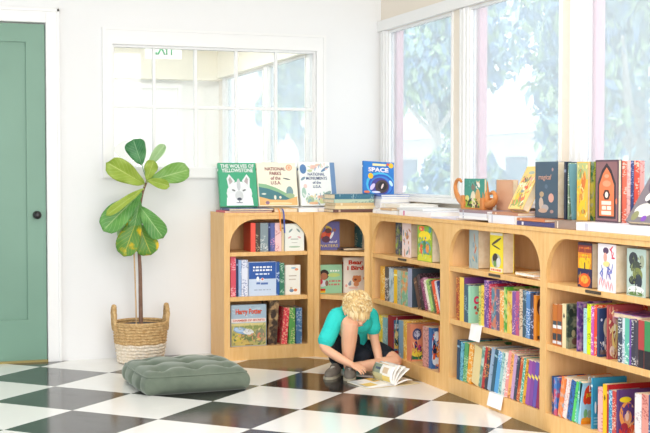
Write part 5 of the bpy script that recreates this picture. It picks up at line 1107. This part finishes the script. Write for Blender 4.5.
# shoes
shoe_m = NT('grey_shoe', .75, .2); _v = shoe_m.coords((1, 1, 1)); shoe_m.bump(shoe_m.noise(_v, 150, 2), .3, .001); shoe_m = shoe_m.base(shoe_m.mix(shoe_m.noise(_v, 30, 2), hexc('5C5650'), hexc('7A736A')))
def shoe(c, rz, tilt, lab=None):
    M = T_(W(c)) @ RZ(rz) @ RY(tilt)
    bm = bmesh.new()
    tube(bm, [(-.055, 0, .036), (-.03, 0, .036), (.01, 0, .032), (.05, 0, .027), (.082, 0, .022)], [.030, .033, .034, .033, .024], 16, 5)
    tube(bm, [(-.035, 0, .036), (-.03, 0, .056)], [.032, .029], 16, 3)
    for v in bm.verts: v.co.z = max(v.co.z*.86, .012); v.co = M @ v.co
    me = remesh(bm, .003, 5, .5); so = meshobj('shoe', me, shoe_m, boy)
    bm = bmesh.new()
    pts = [(-.084, 0), (-.078, .022), (-.05, .032), (0, .033), (.05, .036), (.09, .028), (.108, .008), (.108, -.008), (.09, -.028), (.05, -.036), (0, -.033), (-.05, -.032), (-.078, -.022)]
    prism(bm, pts, .001, .014)
    for v in bm.verts: v.co = M @ v.co
    finish(bm, 'sole', plain('A8A08C', .7), so)
    bm = bmesh.new()
    for x in (.0, .014, .028, .042): tube(bm, [M @ Vector((x, -.02, .049-x*.13)), M @ Vector((x+.004, 0, .0585-x*.17)), M @ Vector((x, .02, .049-x*.13))], .002, 6, 3)
    finish(bm, 'laces', plain('D8D4C8', .7), so)
shoe((1.562, .40, .0), math.radians(-112), 0)
shoe((1.492, .475, .0), math.radians(-128), 0)

# ------------------------------------------------------------------ open magazine
mg = empty('open_magazine', (1.682, .195, 0), (0, 0, math.radians(8))); mg.scale = (.84, .9, .9); tag(mg, 'open illustrated magazine on the floor with its right pages curling up', 'magazine')
def sheet(name, prof, d, m, th=.0012, skew=0, arts=()):
    """prof: list of (x, z) for the page section; the sheet runs along y"""
    bm = bmesh.new(); P = catmull([(x, 0, z) for x, z in prof], 6); n = len(P)
    G = [[bm.verts.new((p.x, -d/2+d*j/8+skew*p.z, p.z)) for j in range(9)] for p in P]
    mats = [m]
    fs = []
    for i in range(n-1):
        for j in range(8):
            f = bm.faces.new((G[i][j], G[i+1][j], G[i+1][j+1], G[i][j+1])); f.smooth = True
            for (i0, i1, j0, j1, hx) in arts:
                if i0 <= i/(n-1) < i1 and j0 <= j/8 < j1:
                    mm = plain(hx, .45)
                    if mm not in mats: mats.append(mm)
                    f.material_index = mats.index(mm)
    bm.normal_update()
    r_ = bmesh.ops.extrude_face_region(bm, geom=bm.faces[:])
    for e in r_['geom']:
        if isinstance(e, bmesh.types.BMVert): e.co.z += th
    bmesh.ops.recalc_face_normals(bm, faces=bm.faces[:])
    return finish(bm, name, mats, mg)
paper = plain('F4F2EE', .5)
AR1 = ((.1, .5, .12, .5, 'E8C870'), (.15, .4, .6, .9, 'D8DCE0'), (.55, .9, .1, .4, 'F0EAE0'), (.55, .85, .5, .9, 'E0B050'), (.6, .75, .55, .7, '7C8468'))
AR2 = ((.1, .45, .5, .9, 'C8C498'), (.15, .4, .1, .45, 'E8D078'), (.5, .9, .55, .9, '8C9C88'), (.55, .8, .2, .5, 'D8C0A0'), (.65, .75, .62, .8, '48586C'))
sheet('cover_page', [(-.20, .001), (-.1, .001), (0, .001), (.1, .001), (.19, .004)], .25, plain('D8C8A0', .45), .001)
sheet('left_page', [(-.195, .012), (-.17, .007), (-.10, .010), (-.03, .014), (-.004, .006)], .245, paper, .0015, arts=AR1)
sheet('left_page', [(-.198, .003), (-.10, .004), (-.03, .006), (-.004, .003)], .246, paper, .002)
for k, pr in enumerate(([(.0, .004), (-.012, .035), (-.004, .075), (.022, .108)], [(.002, .004), (.004, .04), (.022, .08), (.058, .112)], [(.004, .004), (.02, .036), (.05, .075), (.095, .106)], [(.006, .004), (.034, .03), (.075, .062), (.125, .092)])):
    sheet('raised_page', pr, .235, paper, .0012, skew=.15, arts=AR2 if k in (0, 3) else AR1)
sheet('right_page', [(.004, .003), (.05, .018), (.10, .028), (.135, .026)], .24, paper, .0015, arts=AR1)

# ------------------------------------------------------------------ light and camera
w = bpy.data.worlds.new('daylight'); sc.world = w; w.use_nodes = True; nt = w.node_tree
bg = nt.nodes['Background']; bg.inputs[0].default_value = (.93, .97, 1, 1); bg.inputs[1].default_value = WORLD
def area(name, loc, rot, sx, sy, e, c=(1, 1, 1)):
    l = bpy.data.lights.new(name, 'AREA'); l.shape = 'RECTANGLE'; l.size = sx; l.size_y = sy; l.energy = e; l.color = c
    o = bpy.data.objects.new(name, l); COL.objects.link(o); o.location = loc; o.rotation_euler = rot; return o
area('room_fill', (.7, -1.5, 2.7), (0, 0, 0), 1.2, 1.2, LAMP, (1, .95, .88))  # unseen warm fill, added to brighten the shelves
area('front_fill', (.2, -7.9, 1.5), (PI/2, 0, 0), 4.5, 2.6, FILL_FRONT, (1, .97, .93))  # unseen fill added behind the camera to lift the bookcase interiors
area('back_room_fill', (.6, 3.6, 2.7), (0, 0, 0), 2, 2, FILL_BACK, (1, .96, .9))  # unseen fill added to brighten the room behind the glass
sun = bpy.data.lights.new('sun', 'SUN'); sun.energy = SUN; sun.angle = .02; sun.color = (1, .97, .92)
so_ = bpy.data.objects.new('sun', sun); COL.objects.link(so_); so_.rotation_euler = (0, math.radians(-32), 0)
cd = bpy.data.cameras.new('camera'); cam = bpy.data.objects.new('camera', cd); COL.objects.link(cam); sc.camera = cam
cd.sensor_width = 36; cd.lens = 1206.97/650*36; cd.clip_start = .05
cam.location = (-1.58383041*S, -11.925456*S, 2.32511328*S)
cam.rotation_euler = (PI/2-.0357665, 0, -.339696873)
sc.view_settings.view_transform = 'Standard'; sc.view_settings.look = 'None'; sc.view_settings.gamma = 1
sc.view_settings.use_curve_mapping = False; sc.view_settings.exposure = EXPO
sc.cycles.max_bounces = 8; sc.cycles.diffuse_bounces = 5; sc.cycles.transparent_max_bounces = 12
sc.cycles.use_denoising = True
